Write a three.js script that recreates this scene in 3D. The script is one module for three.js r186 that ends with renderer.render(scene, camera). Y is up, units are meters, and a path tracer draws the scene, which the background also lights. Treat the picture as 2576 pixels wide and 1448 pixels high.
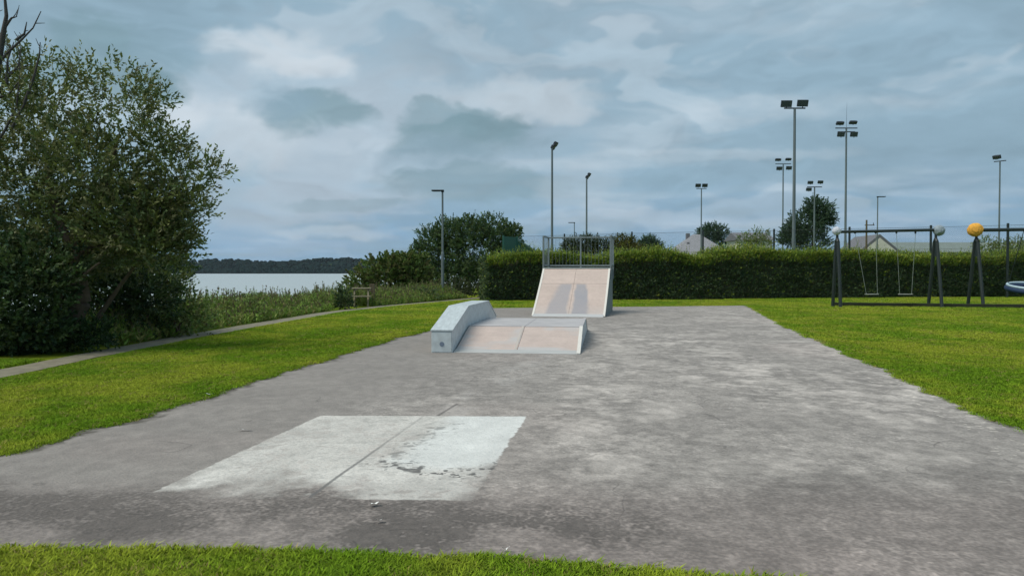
import * as THREE from 'three';
import { mergeGeometries, toCreasedNormals } from 'three/addons/utils/BufferGeometryUtils.js';
import { RoundedBoxGeometry } from 'three/addons/geometries/RoundedBoxGeometry.js';

// ------------------------------------------------------------------ camera, sky, sun, exposure
const F = 1910, CX = 1288, CY = 724, HORIZON = 684, EYE = 1.4;        // photo measured at 2576 x 1448
const PITCH = Math.atan((CY - HORIZON) / F);
const scene = new THREE.Scene();
const camera = new THREE.PerspectiveCamera(2 * Math.atan(CY / F) * 180 / Math.PI, 1024 / 575, 0.1, 9000);
camera.position.set(0, EYE, 0);
camera.rotation.set(-PITCH, 0, 0);
const renderer = new THREE.WebGLRenderer({ antialias: true });
renderer.toneMapping = THREE.LinearToneMapping;
const EXPOSURE = 2.1;
renderer.toneMappingExposure = EXPOSURE;
renderer.shadowMap.enabled = true;
renderer.shadowMap.type = THREE.PCFSoftShadowMap;

// ---- noise
function rng(seed) { let s = seed >>> 0; return () => { s = (s + 0x6D2B79F5) >>> 0; let t = s; t = Math.imul(t ^ (t >>> 15), t | 1); t ^= t + Math.imul(t ^ (t >>> 7), t | 61); return ((t ^ (t >>> 14)) >>> 0) / 4294967296; }; }
const NT = new Float32Array(65536); { const r = rng(77); for (let i = 0; i < 65536; i++) NT[i] = r(); }
function n2(x, y) {
  const xi = Math.floor(x), yi = Math.floor(y), fx = x - xi, fy = y - yi;
  const u = fx * fx * (3 - 2 * fx), v = fy * fy * (3 - 2 * fy);
  const a = xi & 255, b = (xi + 1) & 255, c = ((yi * 67) & 255) << 8, d = (((yi + 1) * 67) & 255) << 8;
  const p = NT[c + a], q = NT[c + b], r = NT[d + a], s = NT[d + b];
  return p + (q - p) * u + (r - p) * v + (p - q - r + s) * u * v;
}
function fbm(x, y, o = 4) { let s = 0, a = 0.5, t = 0; for (let i = 0; i < o; i++) { s += a * n2(x, y); t += a; x = x * 2.03 + 17.3; y = y * 2.01 + 5.7; a *= 0.5; } return s / t; }
const sm = (a, b, x) => { const t = Math.min(1, Math.max(0, (x - a) / (b - a))); return t * t * (3 - 2 * t); };
const lerp = (a, b, t) => a + (b - a) * t;
const lin = (c) => { c /= 255; return c <= 0.04045 ? c / 12.92 : Math.pow((c + 0.055) / 1.055, 2.4); };
const L3 = (r, g, b) => [lin(r), lin(g), lin(b)];

// ---- overcast sky, computed
function makeSky() {
  const W = 4096, H = 2048, data = new Float32Array(W * H * 4), k = 1 / EXPOSURE;
  const base = L3(149, 177, 195), low = L3(131, 165, 193), bright = L3(206, 217, 226), pink = L3(174, 191, 205), dark = L3(126, 156, 168), slate = L3(139, 167, 184);
  // clouds seen in the photograph: [px, py, rx, ry, kind, strength]; directions only
  const B = [[950, 260, 560, 200, 1, .34], [760, 330, 330, 230, 0, .22], [560, 105, 75, 30, 0, .8], [700, 140, 170, 60, 0, .8], [820, 175, 90, 35, 0, .7], [470, 290, 60, 60, 0, .7], [560, 200, 90, 80, 1, .5], [900, 380, 300, 110, 1, .6], [1300, 250, 190, 50, 0, .6], [620, 330, 150, 80, 0, .5],
    [790, 480, 150, 60, 1, .75], [640, 520, 120, 70, 1, .5], [830, 580, 150, 14, 0, .35], [1000, 250, 150, 60, 1, .5],
    [570, 150, 70, 40, 3, .45], [250, 60, 300, 130, 3, .8], [300, 150, 200, 110, 2, .7], [420, 120, 80, 110, 3, .6], [390, 215, 105, 46, 2, .75], [800, 285, 120, 50, 2, .78], [720, 260, 90, 40, 3, .7], [1120, 300, 110, 42, 2, .6], [1150, 345, 190, 48, 2, .72], [1230, 320, 90, 40, 2, .4], [1060, 400, 140, 50, 3, .5], [1180, 455, 240, 45, 2, .5], [860, 512, 150, 14, 2, .35],
    [1450, 480, 130, 60, 0, .25], [1560, 525, 80, 24, 0, .3], [1800, 390, 260, 16, 0, .25], [1900, 270, 200, 22, 0, .2], [2400, 330, 200, 60, 3, .4], [2100, 180, 300, 50, 3, .3], [1750, 560, 300, 20, 0, .2], [1700, 400, 150, 14, 3, .3], [2000, 440, 300, 14, 3, .3]];
  for (let j = 0; j < H; j++) {
    const el = (0.5 - (j + 0.5) / H) * Math.PI;                       // row 0 is the zenith
    for (let i = 0; i < W; i++) {
      const o = ((H - 1 - j) * W + i) * 4;
      if (el < -0.06) { data[o] = low[0] * k * .6; data[o + 1] = low[1] * k * .6; data[o + 2] = low[2] * k * .6; data[o + 3] = 1; continue; }
      const u = (i + 0.5) / W, phi = (u - 0.5) * 2 * Math.PI;         // u=.5 is +x in three's equirect
      const ce = Math.cos(el), dx = ce * Math.cos(phi), dz = ce * Math.sin(phi), dy = Math.sin(el);
      const yy = Math.max(dy, 0) + 0.09, px = dx / yy, pz = dz / yy;  // layer seen in perspective
      const n = fbm(px * 1.3 + 3, pz * 1.9 + 9, 5), m = fbm(px * .45 + 40, pz * .6 + 11, 3), wx = fbm(phi * 7 + 3, el * 16, 4) - .5, wy = fbm(phi * 7 + 31, el * 16 + 9, 4) - .5, fine = fbm(phi * 15 + wx * 4, el * 44 + wy * 5 + n * 2, 6), puff = fbm(phi * 6 + wx * 2.2 + 50, el * 19 + wy * 2.6, 6);
      let c0 = base[0], c1 = base[1], c2 = base[2];
      const lw = 1 - sm(0.0, 0.16, dy); c0 = lerp(c0, low[0], lw); c1 = lerp(c1, low[1], lw); c2 = lerp(c2, low[2], lw);
      const mixTo = (t, a) => { c0 = lerp(c0, t[0], a); c1 = lerp(c1, t[1], a); c2 = lerp(c2, t[2], a); };
      mixTo(bright, sm(.54, .8, n) * .34 * (1 - lw * .6)); mixTo(slate, sm(.5, .25, n) * .7); mixTo(pink, sm(.5, .75, m) * .4 * (1 - lw * .6)); mixTo(slate, sm(.5, .36, puff) * .45); mixTo(bright, sm(.53, .68, puff) * .3 * (1 - lw * .7));
      if (dz < -0.2) {
        const qx = CX + F * dx / -dz, qy = HORIZON - F * dy / -dz;
        if (qx > -900 && qx < 3500 && qy > -900) {
          const w1 = (fbm(qx / 95, qy / 70, 5) - .5) * 105, w2 = (fbm(qx / 90 + 31, qy / 60 + 7, 5) - .5) * 75;
          for (const b of B) {
            const ex = (qx + w1 * Math.min(1.3, .45 + b[2] / 130) - b[0]) / b[2], ey = (qy + w2 * Math.min(1.2, .3 + b[3] / 60) - b[1]) / b[3], r2 = ex * ex + ey * ey;
            if (r2 > 3) continue;
            const hard = b[4] === 2 ? sm(.35, -.5, ey) : 0, a = b[5] * (b[4] === 2 ? sm(lerp(2.0, 1.4, hard), lerp(.1, .55, hard), r2 + (fine - .5) * 1.5 + (puff - .5) * .8) : sm(2.0, .1, r2 + (fine - .5) * 1.6 + (puff - .5) * .8));
            mixTo(b[4] === 0 ? bright : b[4] === 1 ? pink : b[4] === 2 ? dark : slate, a);
          }
        }
      }
      const g = (1 + (fine - .5) * .26 + (n - .5) * .12) * k;
      data[o] = c0 * g; data[o + 1] = c1 * g; data[o + 2] = c2 * g; data[o + 3] = 1;
    }
  }
  const t = new THREE.DataTexture(data, W, H, THREE.RGBAFormat, THREE.FloatType);
  t.mapping = THREE.EquirectangularReflectionMapping; t.colorSpace = THREE.LinearSRGBColorSpace;
  t.magFilter = t.minFilter = THREE.LinearFilter; t.needsUpdate = true;
  return t;
}
const skyTexture = makeSky();
scene.background = skyTexture;
scene.environment = skyTexture;
const sun = new THREE.DirectionalLight(new THREE.Color(1, 0.925, 0.80), 1.5);
sun.position.set(-46, 82, 2); sun.target.position.set(0, 0, -20);
sun.castShadow = true; sun.shadow.radius = 75; sun.shadow.mapSize.set(2048, 2048);
Object.assign(sun.shadow.camera, { left: -60, right: 60, top: 60, bottom: -60, near: 1, far: 260 });
scene.add(sun, sun.target);
scene.fog = new THREE.FogExp2(new THREE.Color(.62, .72, .82), 0.00005);

// ------------------------------------------------------------------ helpers
const V = (x, y, z) => new THREE.Vector3(x, y, z);
const cp = Math.cos(PITCH), sp = Math.sin(PITCH);
function ray(px, py) { const x = (px - CX) / F, y = (CY - py) / F; return V(x, y * cp - sp, -(cp + y * sp)); }
function G(px, py, h = 0) { const r = ray(px, py); return r.multiplyScalar((h - EYE) / r.y).add(V(0, EYE, 0)); }   // where a pixel meets the level y = h
function P(px, py, depth) { const r = ray(px, py); return r.multiplyScalar(depth / -r.z).add(V(0, EYE, 0)); }       // at a known distance
const used = {};
function numbered(n) { if (used[n] === undefined) { used[n] = 0; return n; } used[n]++; return n + '_' + String(used[n]).padStart(3, '0'); }
function thing(name, label, category, pos = [0, 0, 0], turn = 0, group) {
  const o = new THREE.Group(); o.name = numbered(name); o.position.set(...pos); o.rotation.y = turn;
  o.userData = { label, category }; if (group) o.userData.group = group; scene.add(o); return o;
}
function part(name, geo, m, parent, kind) {
  const g = Array.isArray(geo) ? merge(geo) : geo;
  const o = new THREE.Mesh(g, m); o.name = name; o.castShadow = o.receiveShadow = true;
  if (kind) o.userData.kind = kind; parent.add(o); return o;
}
function merge(list) {
  const l = list.map((g) => { const q = g.index ? g.toNonIndexed() : g.clone(); for (const k of Object.keys(q.attributes)) if (!['position', 'normal', 'uv'].includes(k)) q.deleteAttribute(k); if (!q.attributes.uv) q.setAttribute('uv', new THREE.Float32BufferAttribute(new Float32Array(q.attributes.position.count * 2), 2)); return q; });
  return l.length === 1 ? l[0] : mergeGeometries(l);
}
function boxUV(g) {
  const q = g.index ? g.toNonIndexed() : g, p = q.attributes.position, uv = new Float32Array(p.count * 2), a = V(0, 0, 0), b = V(0, 0, 0), c = V(0, 0, 0);
  for (let i = 0; i < p.count; i += 3) {
    a.fromBufferAttribute(p, i); b.fromBufferAttribute(p, i + 1); c.fromBufferAttribute(p, i + 2);
    const nn = b.clone().sub(a).cross(c.clone().sub(a)), ax = Math.abs(nn.x), ay = Math.abs(nn.y), az = Math.abs(nn.z);
    [a, b, c].forEach((v, k) => { const [s, t] = ay >= ax && ay >= az ? [v.x, v.z] : ax >= az ? [v.z, v.y] : [v.x, v.y]; uv[(i + k) * 2] = s; uv[(i + k) * 2 + 1] = t; });
  }
  q.setAttribute('uv', new THREE.BufferAttribute(uv, 2)); return q;
}
function box(w, h, d, x = 0, y = 0, z = 0, r = 0.004) { const g = r ? new RoundedBoxGeometry(w, h, d, 1, Math.min(r, w / 2.1, h / 2.1, d / 2.1)) : new THREE.BoxGeometry(w, h, d); g.translate(x, y, z); return boxUV(g); }
function bar(a, b, r0, r1 = r0, seg = 8) {                             // round bar between two points
  const d = b.clone().sub(a), g = new THREE.CylinderGeometry(r1, r0, d.length(), seg, 1);
  g.translate(0, d.length() / 2, 0); g.applyQuaternion(new THREE.Quaternion().setFromUnitVectors(V(0, 1, 0), d.normalize())); g.translate(a.x, a.y, a.z); return g;
}
function beam(a, b, w, h) {                                            // square bar between two points
  const d = b.clone().sub(a), len = d.length(), g = box(w, h, len, 0, 0, 0, Math.min(w, h) * .12), m = new THREE.Matrix4();
  m.lookAt(b, a, Math.abs(d.y) > len * .95 ? V(1, 0, 0) : V(0, 1, 0)); g.applyMatrix4(m); const c = a.clone().add(b).multiplyScalar(.5); g.translate(c.x, c.y, c.z); return g;
}
function tube(pts, r, seg = 6, n = 24) { return new THREE.TubeGeometry(new THREE.CatmullRomCurve3(pts), n, r, seg, false); }
function tex(w, h, fn, srgb = true, wrap = true) {                     // fn(u,v,i,j) -> [r,g,b] linear 0..1 (or a number)
  const d = new Uint8Array(w * h * 4), enc = (x) => { x = Math.min(1, Math.max(0, x)); return 255 * (srgb ? (x <= .0031308 ? x * 12.92 : 1.055 * Math.pow(x, 1 / 2.4) - .055) : x) + .5 | 0; };
  for (let j = 0; j < h; j++) for (let i = 0; i < w; i++) { const c = fn((i + .5) / w, (j + .5) / h, i, j), o = (j * w + i) * 4; if (c.length) { d[o] = enc(c[0]); d[o + 1] = enc(c[1]); d[o + 2] = enc(c[2]); } else d[o] = d[o + 1] = d[o + 2] = enc(c); d[o + 3] = 255; }
  const t = new THREE.DataTexture(d, w, h, THREE.RGBAFormat); t.colorSpace = srgb ? THREE.SRGBColorSpace : THREE.NoColorSpace;
  t.magFilter = THREE.LinearFilter; t.minFilter = THREE.LinearMipmapLinearFilter; t.generateMipmaps = true; if (wrap) t.wrapS = t.wrapT = THREE.RepeatWrapping; t.needsUpdate = true; return t;
}
// noise that tiles over a unit square
function tile(u, v, f, o = 4) { let s = 0, a = .5, t = 0; for (let k = 0; k < o; k++) { const x = u * f, y = v * f, xi = Math.floor(x), yi = Math.floor(y), fx = x - xi, fy = y - yi, U = fx * fx * (3 - 2 * fx), W = fy * fy * (3 - 2 * fy), h = (p, q) => NT[((((q % f) + f) % f * 131 + k * 57) & 255) << 8 | ((((p % f) + f) % f * 29 + k * 91) & 255)]; const A = h(xi, yi), B = h(xi + 1, yi), C = h(xi, yi + 1), D = h(xi + 1, yi + 1); s += a * (A + (B - A) * U + (C - A) * W + (A - B - C + D) * U * W); t += a; a *= .55; f *= 2; } return s / t; }
const grainBump = tex(512, 512, (u, v) => tile(u, v, 48, 3), false);
const S = (o) => new THREE.MeshStandardMaterial(o);
const col = (r, g, b) => new THREE.Color(lin(r), lin(g), lin(b));
function mottled(rgb, amount, f, repeat, extra = {}) {                  // plain surface with blotches and grain
  const c = L3(...rgb), t = tex(256, 256, (u, v) => { const n = 1 + (tile(u, v, f, 5) - .5) * amount * 2; return [c[0] * n, c[1] * n, c[2] * n]; });
  t.repeat.set(repeat, repeat); return S({ map: t, roughness: .8, ...extra });
}
const galv = mottled([112, 124, 126], .3, 10, .9, { roughness: .55, metalness: .25 });
const poleMat = mottled([102, 114, 118], .25, 8, .5, { roughness: .55, metalness: .2 });
const lampMat = S({ color: col(40, 47, 56), roughness: .5, metalness: .3 });
const lensMat = S({ color: col(62, 72, 82), roughness: .45, metalness: .1 });
const darkSteel = mottled([34, 44, 44], .35, 10, 1, { roughness: .5 });
const timber = mottled([124, 118, 98], .4, 12, 1.2, { roughness: .9 });
const timberDark = mottled([92, 84, 66], .4, 12, 1.2, { roughness: .95 });

// ------------------------------------------------------------------ the ground
const SH = [[60, -11.5], [0, -11.3], [-14, -11], [-24, -10.2], [-32, -9], [-40, -7.5], [-60, -5], [-120, 4], [-300, 60], [-700, 240], [-1300, 620], [-2400, 900]];
function pw(t, tab) { let k = 0; while (k < tab.length - 2 && t < tab[k + 1][0]) k++; const [a, va] = tab[k], [b, vb] = tab[k + 1]; return va + (vb - va) * (t - a) / (b - a); }
const shoreX = (z) => pw(z, SH);
function zInterp(pts) { const t = pts.map((p) => [p.z, p.x]).sort((a, b) => b[0] - a[0]); return (z) => pw(z, t); }
const leftEdge = zInterp([V(-5.2, 0, -2), V(-4.6, 0, -4), G(0, 1148), G(200, 1092), G(400, 1038), G(530, 998), G(690, 945), G(830, 903), G(900, 880), G(1000, 850), G(1085, 832), G(1215, 780), V(-.6, 0, -34)]);
const rightEdge = zInterp([V(3.4, 0, -2), V(3.75, 0, -4), G(2576, 1086), G(2440, 1035), G(2330, 985), G(2230, 932), G(2100, 878), G(1990, 828), G(1880, 769), V(10.2, 0, -34)]);
const fr = [G(-500, 1380), G(0, 1384), G(400, 1396), G(800, 1401), G(1270, 1416), G(1700, 1450), G(2100, 1486), G(2900, 1550)].map((p) => [-p.x, p.z]).sort((a, b) => b[0] - a[0]);
const frontZ = (x) => pw(-x, fr) + (fbm(x * 4, 2.2, 4) - .5) * .12;
const bl = G(1215, 776), br = G(1880, 769);
const backZ = (x) => lerp(bl.z, br.z, (x - bl.x) / (br.x - bl.x));
const edgeN = (z, k) => (fbm(z * 2.4, k, 5) - .5) * .3;
function onPad(x, z) { return z < frontZ(x) && z > backZ(x) && x > leftEdge(z) + edgeN(z, 3) && x < rightEdge(z) + edgeN(z, 8); }
const pathPts = [V(-7.35, 0, 4), V(-7.25, 0, -4), G(0, 941), G(210, 898), G(430, 856), G(640, 818), G(830, 786), G(960, 771), G(1110, 758), G(1228, 747), V(.6, 0, -48)];
const pathMid = zInterp(pathPts);
const PATHW = .3;
function onPath(x, z) { return z > -46 && Math.abs(x - pathMid(z)) < PATHW + .1; }

function gridMesh(us, vs, fn, uvScale = 1) {                           // fn(u,v) -> Vector3; uv = world x,z in metres
  const pos = [], uv = [], idx = [], n = us.length;
  for (const v of vs) for (const u of us) { const p = fn(u, v); pos.push(p.x, p.y, p.z); uv.push(p.x * uvScale, p.z * uvScale); }
  for (let j = 0; j < vs.length - 1; j++) for (let i = 0; i < n - 1; i++) { const a = j * n + i, b = a + 1, c = a + n, d = c + 1; idx.push(a, b, c, b, d, c); }
  const g = new THREE.BufferGeometry(); g.setAttribute('position', new THREE.Float32BufferAttribute(pos, 3)); g.setAttribute('uv', new THREE.Float32BufferAttribute(uv, 2)); g.setIndex(idx); g.computeVertexNormals();
  const nn = g.attributes.normal; let s = 0; for (let i = 0; i < nn.count; i++) s += nn.getY(i);
  if (s < 0) { for (let i = 0; i < idx.length; i += 3) { const t = idx[i]; idx[i] = idx[i + 1]; idx[i + 1] = t; } g.setIndex(idx); g.computeVertexNormals(); }
  return g;
}
const range = (a, b, n) => Array.from({ length: n + 1 }, (_, i) => lerp(a, b, i / n));
function structure(name, geo, m) { const o = part(numbered(name), geo, m, scene, 'structure'); return o; }

const lawnTex = tex(1024, 1024, (u, v) => {
  const a = tile(u, v, 6, 4), b = tile(u, v, 90, 3), c = tile(u, v, 24, 3), k = .55 + b * .9, y = sm(.45, .7, a);
  return [lerp(.10, .17, y) * k * (.85 + c * .3), lerp(.155, .20, y) * k, lerp(.012, .018, y) * k];
});
const lawnMat = new THREE.MeshPhysicalMaterial({ map: lawnTex, bumpMap: grainBump, bumpScale: .02, roughness: 1, specularIntensity: .1 });
{
  const zs = [60, 30, 12, 4, 0, -2, -4, -6, -8, -10, -12, -14, -16, -18, -20, -24, -28, -32, -36, -40, -45, -50, -60, -80, -120, -200, -300, -500, -700, -1000, -1300, -1800, -2400];
  const ss = [-400, -30, -12, -8, -6, -5, -4, -3, -2.4, -1.8, -1.2, -.6, 0, .5, 1.2, 3, 6, 10, 15, 20, 26, 34, 46, 70, 120, 250, 500, 1000, 2000];
  structure('lawn_ground', gridMesh(ss, zs, (s, z) => V(shoreX(z) + s, s > .5 ? 0 : -Math.min(3.2, Math.pow(.5 - s, 1.3) * .3), z), 1 / 3), lawnMat);
}
// lake
const waveTex = tex(512, 512, (u, v) => .6 * tile(u, v, 6, 3) + .4 * tile(v, u, 20, 3), false);
const waterGeo = new THREE.PlaneGeometry(5200, 1900); waterGeo.rotateX(-Math.PI / 2); waterGeo.translate(-1500, -1.3, -800);
{ const p = waterGeo.attributes.position, uv = waterGeo.attributes.uv; for (let i = 0; i < p.count; i++) uv.setXY(i, p.getX(i) / 9, p.getZ(i) / 6); }
structure('lake_water', waterGeo, S({ color: col(158, 170, 174), roughness: .36, bumpMap: waveTex, bumpScale: .5, metalness: 0 }));

// asphalt of the skate pad
const patchC = [G(365, 1250), G(805, 1048), G(1325, 1050), G(1190, 1263)];   // near left, far left, far right, near right
const seamA = G(775, 1253), seamB = G(1330, 905);
const LANES = [[1480, 1100, .45, 1.5, .8], [1530, 960, .7, 3, .8], [1750, 900, 1.2, 4, .6], [2050, 965, 1.5, 2.2, .85], [2280, 1020, .9, 1.2, .7], [2330, 1180, .8, .7, .4], [1850, 1160, .7, .8, .5], [1700, 1250, .6, .4, .4], [1600, 840, 2, 4, .5], [2150, 880, 1.3, 4, .6], [1900, 800, 3, 7, .5], [1120, 1010, .35, .5, .5], [2100, 1230, .7, .5, .35], [700, 1180, .3, .3, .25]].map(([px, py, rx, rz, k]) => { const p = G(px, py); return [p.x, p.z, rx, rz, k]; });
function padColor(x, z) {
  const d = -z;
  const coarse = fbm(x * .35 + 2, z * .3, 4), mid = fbm(x * 1.6 + 9, z * 1.9 + 3, 4), fineN = fbm(x * 11, z * 9 + 40, 3), grit = n2(x * 75, z * 75), grit2 = n2(x * 33 + 9, z * 38);
  let v = .235 * (.86 + coarse * .28) * (.9 + mid * .2) * (.68 + fineN * .64) * (.70 + grit * .36 + grit2 * .24);
  // pale dusty scuffs in the worn lanes
  let zone = .16; for (const q of LANES) { const ex = (x - q[0]) / q[2], ez = (z - q[1]) / q[3], r2 = ex * ex + ez * ez; if (r2 < 2.5) zone += q[4] * sm(1.9, .1, r2 + (mid - .5) * 1.4); } zone = Math.min(1.15, zone) * (1 - .75 * sm(5.4, 4.3, d));
  const streak = sm(.42, .68, fbm(x * 2.6 + 5, z * 2.3 + 1, 7)) * zone, streak2 = sm(.48, .70, fbm(x * 9 + 15, z * 8 + 1, 5)) * zone;
  v += streak * .12 + streak2 * .09;
  v += sm(.72, .78, n2(x * 40 + 3, z * 40)) * .09 * sm(.5, .7, mid);      // stones showing
  // smoother strip on the left
  const left = 1 - sm(-2.6, -1.4, x - (d - 5) * .16); v = lerp(v, .215 * (.88 + fineN * .24) * (.9 + mid * .2), left * .7);
  // mossy dirt by the front edge
  const dirtN = fbm(x * 2.3 + 70, z * 2.5 + 2, 7), fineDirt = fbm(x * 19 + 7, z * 19, 6);
  const dirt = sm(.2, .85, dirtN * .35 + fineDirt * .35 + n2(x * 55 + 8, z * 55) * .3) * sm(5.5, 4.1, d + (coarse - .5) * 2.2 + (mid - .5) * .9 - .3 * sm(-.5, 1.2, x));
  const dirtL = sm(.18, .82, dirtN * .3 + fineDirt * .35 + n2(x * 62, z * 62 + 5) * .35) * sm(.62, .05, Math.abs(d - 4.38 + (x + 2) * .05 + (mid - .5) * 1.1 + (dirtN - .5) * .9)) * sm(1.3, .2, x);
  const dk = Math.min(.95, dirt * .8 + dirtL * 1.15);
  const warm = sm(5.2, 4.3, d) * .7 + sm(.55, .7, coarse) * .3;
  v *= .905; let r = v * (1.06 + warm * .035), g = v * (.985 - warm * .03), b = v * (.92 - warm * .03);
  const dq = .5 + fineDirt * 1.0; r = lerp(r, .088 * dq, dk); g = lerp(g, .078 * dq, dk); b = lerp(b, .072 * dq, dk);
  // joint that carries on from the white patch, a paler band beside it
  const sx = lerp(seamA.x, seamB.x, (z - seamA.z) / (seamB.z - seamA.z)), ds = x - sx;
  if (d > 7.2 && d < 12.6) { const e = sm(.3, .12, Math.abs(ds - .1)) * sm(.4, .6, fbm(x * 3, z * 2, 3)); r += e * .05; g += e * .05; b += e * .05; if (d < 8) { const q = sm(.025, .008, Math.abs(ds)) * .5; r *= 1 - q; g *= 1 - q; b *= 1 - q; } }
  // hairline cracks
  const cr = Math.abs(fbm(x * .7 + 12, z * .9 + 33, 4) - .5); if (cr < .0035 && mid > .5) { r *= .72; g *= .72; b *= .72; }
  // earth creeping in from the lawn
  const el = x - leftEdge(z) - edgeN(z, 3), er = rightEdge(z) + edgeN(z, 8) - x, soil = Math.max(sm(.2, .02, el + (fineN - .5) * .24), sm(.12, .01, er + (fineN - .5) * .16) * .8) * .85;
  r = lerp(r, .05, soil); g = lerp(g, .045, soil); b = lerp(b, .032, soil);
  if (er < .5 && er > .03 && n2(x * 22, z * 22) > .86) { r += .16; g += .15; b += .13; }
  return [r, g, b];
}
function padPaint(x, z) { const base = padColor(x, z); return z > -8 && z < -4 && x > -2.8 && x < .6 ? patchColor(x, z, base) : base; }
// the worn white rectangle where a ramp once stood: old paint on the asphalt
const PW = 2.06, PD = 2.68, arcPts = [[.66, .86], [.64, .62], [.60, .42], [.60, .33], [.68, .27], [.80, .24], [.92, .20], [1.0, .26], [1.05, .33]];
function arcDist(u, v) { let m = 9; for (let i = 0; i < arcPts.length - 1; i++) { const [ax, ay] = arcPts[i], [bx, by] = arcPts[i + 1], dx = (bx - ax) * PW, dy = (by - ay) * PD, px = (u - ax) * PW, py = (v - ay) * PD, t = Math.max(0, Math.min(1, (px * dx + py * dy) / (dx * dx + dy * dy))); m = Math.min(m, Math.hypot(px - t * dx, py - t * dy)); } return m; }
function patchColor(X, Z, base) {
  const [n0, f0, f1, n1] = patchC; let u = .5, v = .5;
  for (let k = 0; k < 4; k++) { v = (Z - lerp(n0.z, n1.z, u)) / (lerp(f0.z, f1.z, u) - lerp(n0.z, n1.z, u)); const a = lerp(n0.x, f0.x, v), b = lerp(n1.x, f1.x, v); u = (X - a) / (b - a); }
  if (u < -.1 || u > 1.15 || v < -.12 || v > 1.1) return base;
  const x = u * PW, y = v * PD, n = fbm(x * 5 + 3, y * 5, 5), f = fbm(x * 22, y * 22 + 9, 4), g = n2(x * 60, y * 60), m = fbm(x * 1.7 + 8, y * 1.7, 4), st = fbm(x * 13 + 3, y * 13, 5);
  const right = sm(.57, .68, u + (n - .5) * .12) * sm(.24, .33, v + (n - .5) * .1);
  let c = [.57, .56, .53].map((q) => q * (.70 + n * .36) * (.74 + f * .46) * (.9 + g * .16) * (.80 + st * .38));
  const rc = [.60, .62, .61], rk = (.84 + n * .24) * (.9 + f * .18); c = c.map((q, i) => lerp(q, rc[i] * rk, right * .9));
  c = c.map((q, i) => lerp(q, base[i] * 1.2, sm(.52, .66, f * .35 + m * .3 + st * .35) * (1 - right) * .6));
  const wear = sm(.24, -.02, v + (n - .5) * .3) * (.12 + .88 * sm(.42, .25, Math.abs(u - .3))) + sm(.9, 1.03, u + (n - .5) * .16) * sm(.6, .2, v) * .8, fw = sm(.36, .6, f * .3 + n * .35 + st * .35 + wear * .2) * Math.min(1, wear); c = c.map((q, i) => lerp(q, base[i], Math.min(1, fw * 1.1)));
  const sd = arcDist(u + (n - .5) * .05, v + (f - .5) * .04), side = v > .36 ? .55 : 1, fl = fbm(x * 15 + 2, y * 15, 6), crk = Math.max(sm(.10, .01, sd) * sm(.52, .60, fl + (.05 - sd) * .6) * side, sm(.26, .05, sd) * sm(.64, .70, fbm(x * 19 + 22, y * 19, 5)) * side); c = c.map((q) => lerp(q, .05, crk * .85));
  const js = Math.abs((u - .503) * PW + (n - .5) * .012), jd = sm(.019, .007, js) * (.35 + .65 * sm(.9, .2, v)); c = c.map((q) => lerp(q, .1, jd * .75));
  const e = Math.min(u * PW, (1 - u) * PW + (n - .5) * .05, v * PD + .01 + (n - .5) * (u < .5 ? .16 : .05), (1 - v) * PD) + (f - .5) * .03, k = sm(-.008, .012, e); return c.map((q, i) => lerp(base[i], q, k));
}
const skatePad = new THREE.Group(); skatePad.name = 'skate_pad'; skatePad.userData.kind = 'structure'; scene.add(skatePad);
function padPiece(z0, z1, x0, x1, w, h, first, last) {
  const t = tex(w, h, (u, v) => padPaint(lerp(x0, x1, u), lerp(z0, z1, v)), true, false);
  const bt = grainBump.clone(); bt.repeat.set((x1 - x0) / .8, (z0 - z1) / .8); bt.needsUpdate = true;
  const vs = range(0, 1, 60), us = [0, .004, .01, ...range(.02, .98, 40), .99, .996, 1];
  const g = gridMesh(us, vs, (s, v) => {
    let z = lerp(z0, z1, v); let x = lerp(leftEdge(z) + edgeN(z, 3), rightEdge(z) + edgeN(z, 8), s);
    if (first) { const zf = frontZ(x); z = lerp(zf, z1, v); x = lerp(leftEdge(z) + edgeN(z, 3), rightEdge(z) + edgeN(z, 8), s); }
    if (last) { z = lerp(z0, backZ(x), v); x = lerp(leftEdge(z) + edgeN(z, 3), rightEdge(z) + edgeN(z, 8), s); }
    return V(x, .012, z);
  });
  const p = g.attributes.position, uv = g.attributes.uv; for (let i = 0; i < p.count; i++) uv.setXY(i, (p.getX(i) - x0) / (x1 - x0), (p.getZ(i) - z0) / (z1 - z0));
  part('asphalt_surface', g, S({ map: t, bumpMap: bt, bumpScale: .006, roughness: .88 }), skatePad);
}
padPiece(-3.2, -9, -5.6, 6.2, 2048, 1400, true, false);
padPiece(-9, -32.5, -5.6, 12, 2048, 2048, false, true);

// footpath by the lake
{
  const m = mottled([116, 112, 96], .35, 14, .7, { bumpMap: grainBump, bumpScale: .006 });
  const g = gridMesh(range(-1, 1, 4), range(4, -47, 90), (s, z) => V(pathMid(z) + s * PATHW + (fbm(z * 1.3, s * 9, 3) - .5) * .14, .012 + (1 - s * s) * .012, z));
  structure('footpath', g, m);
}

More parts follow.
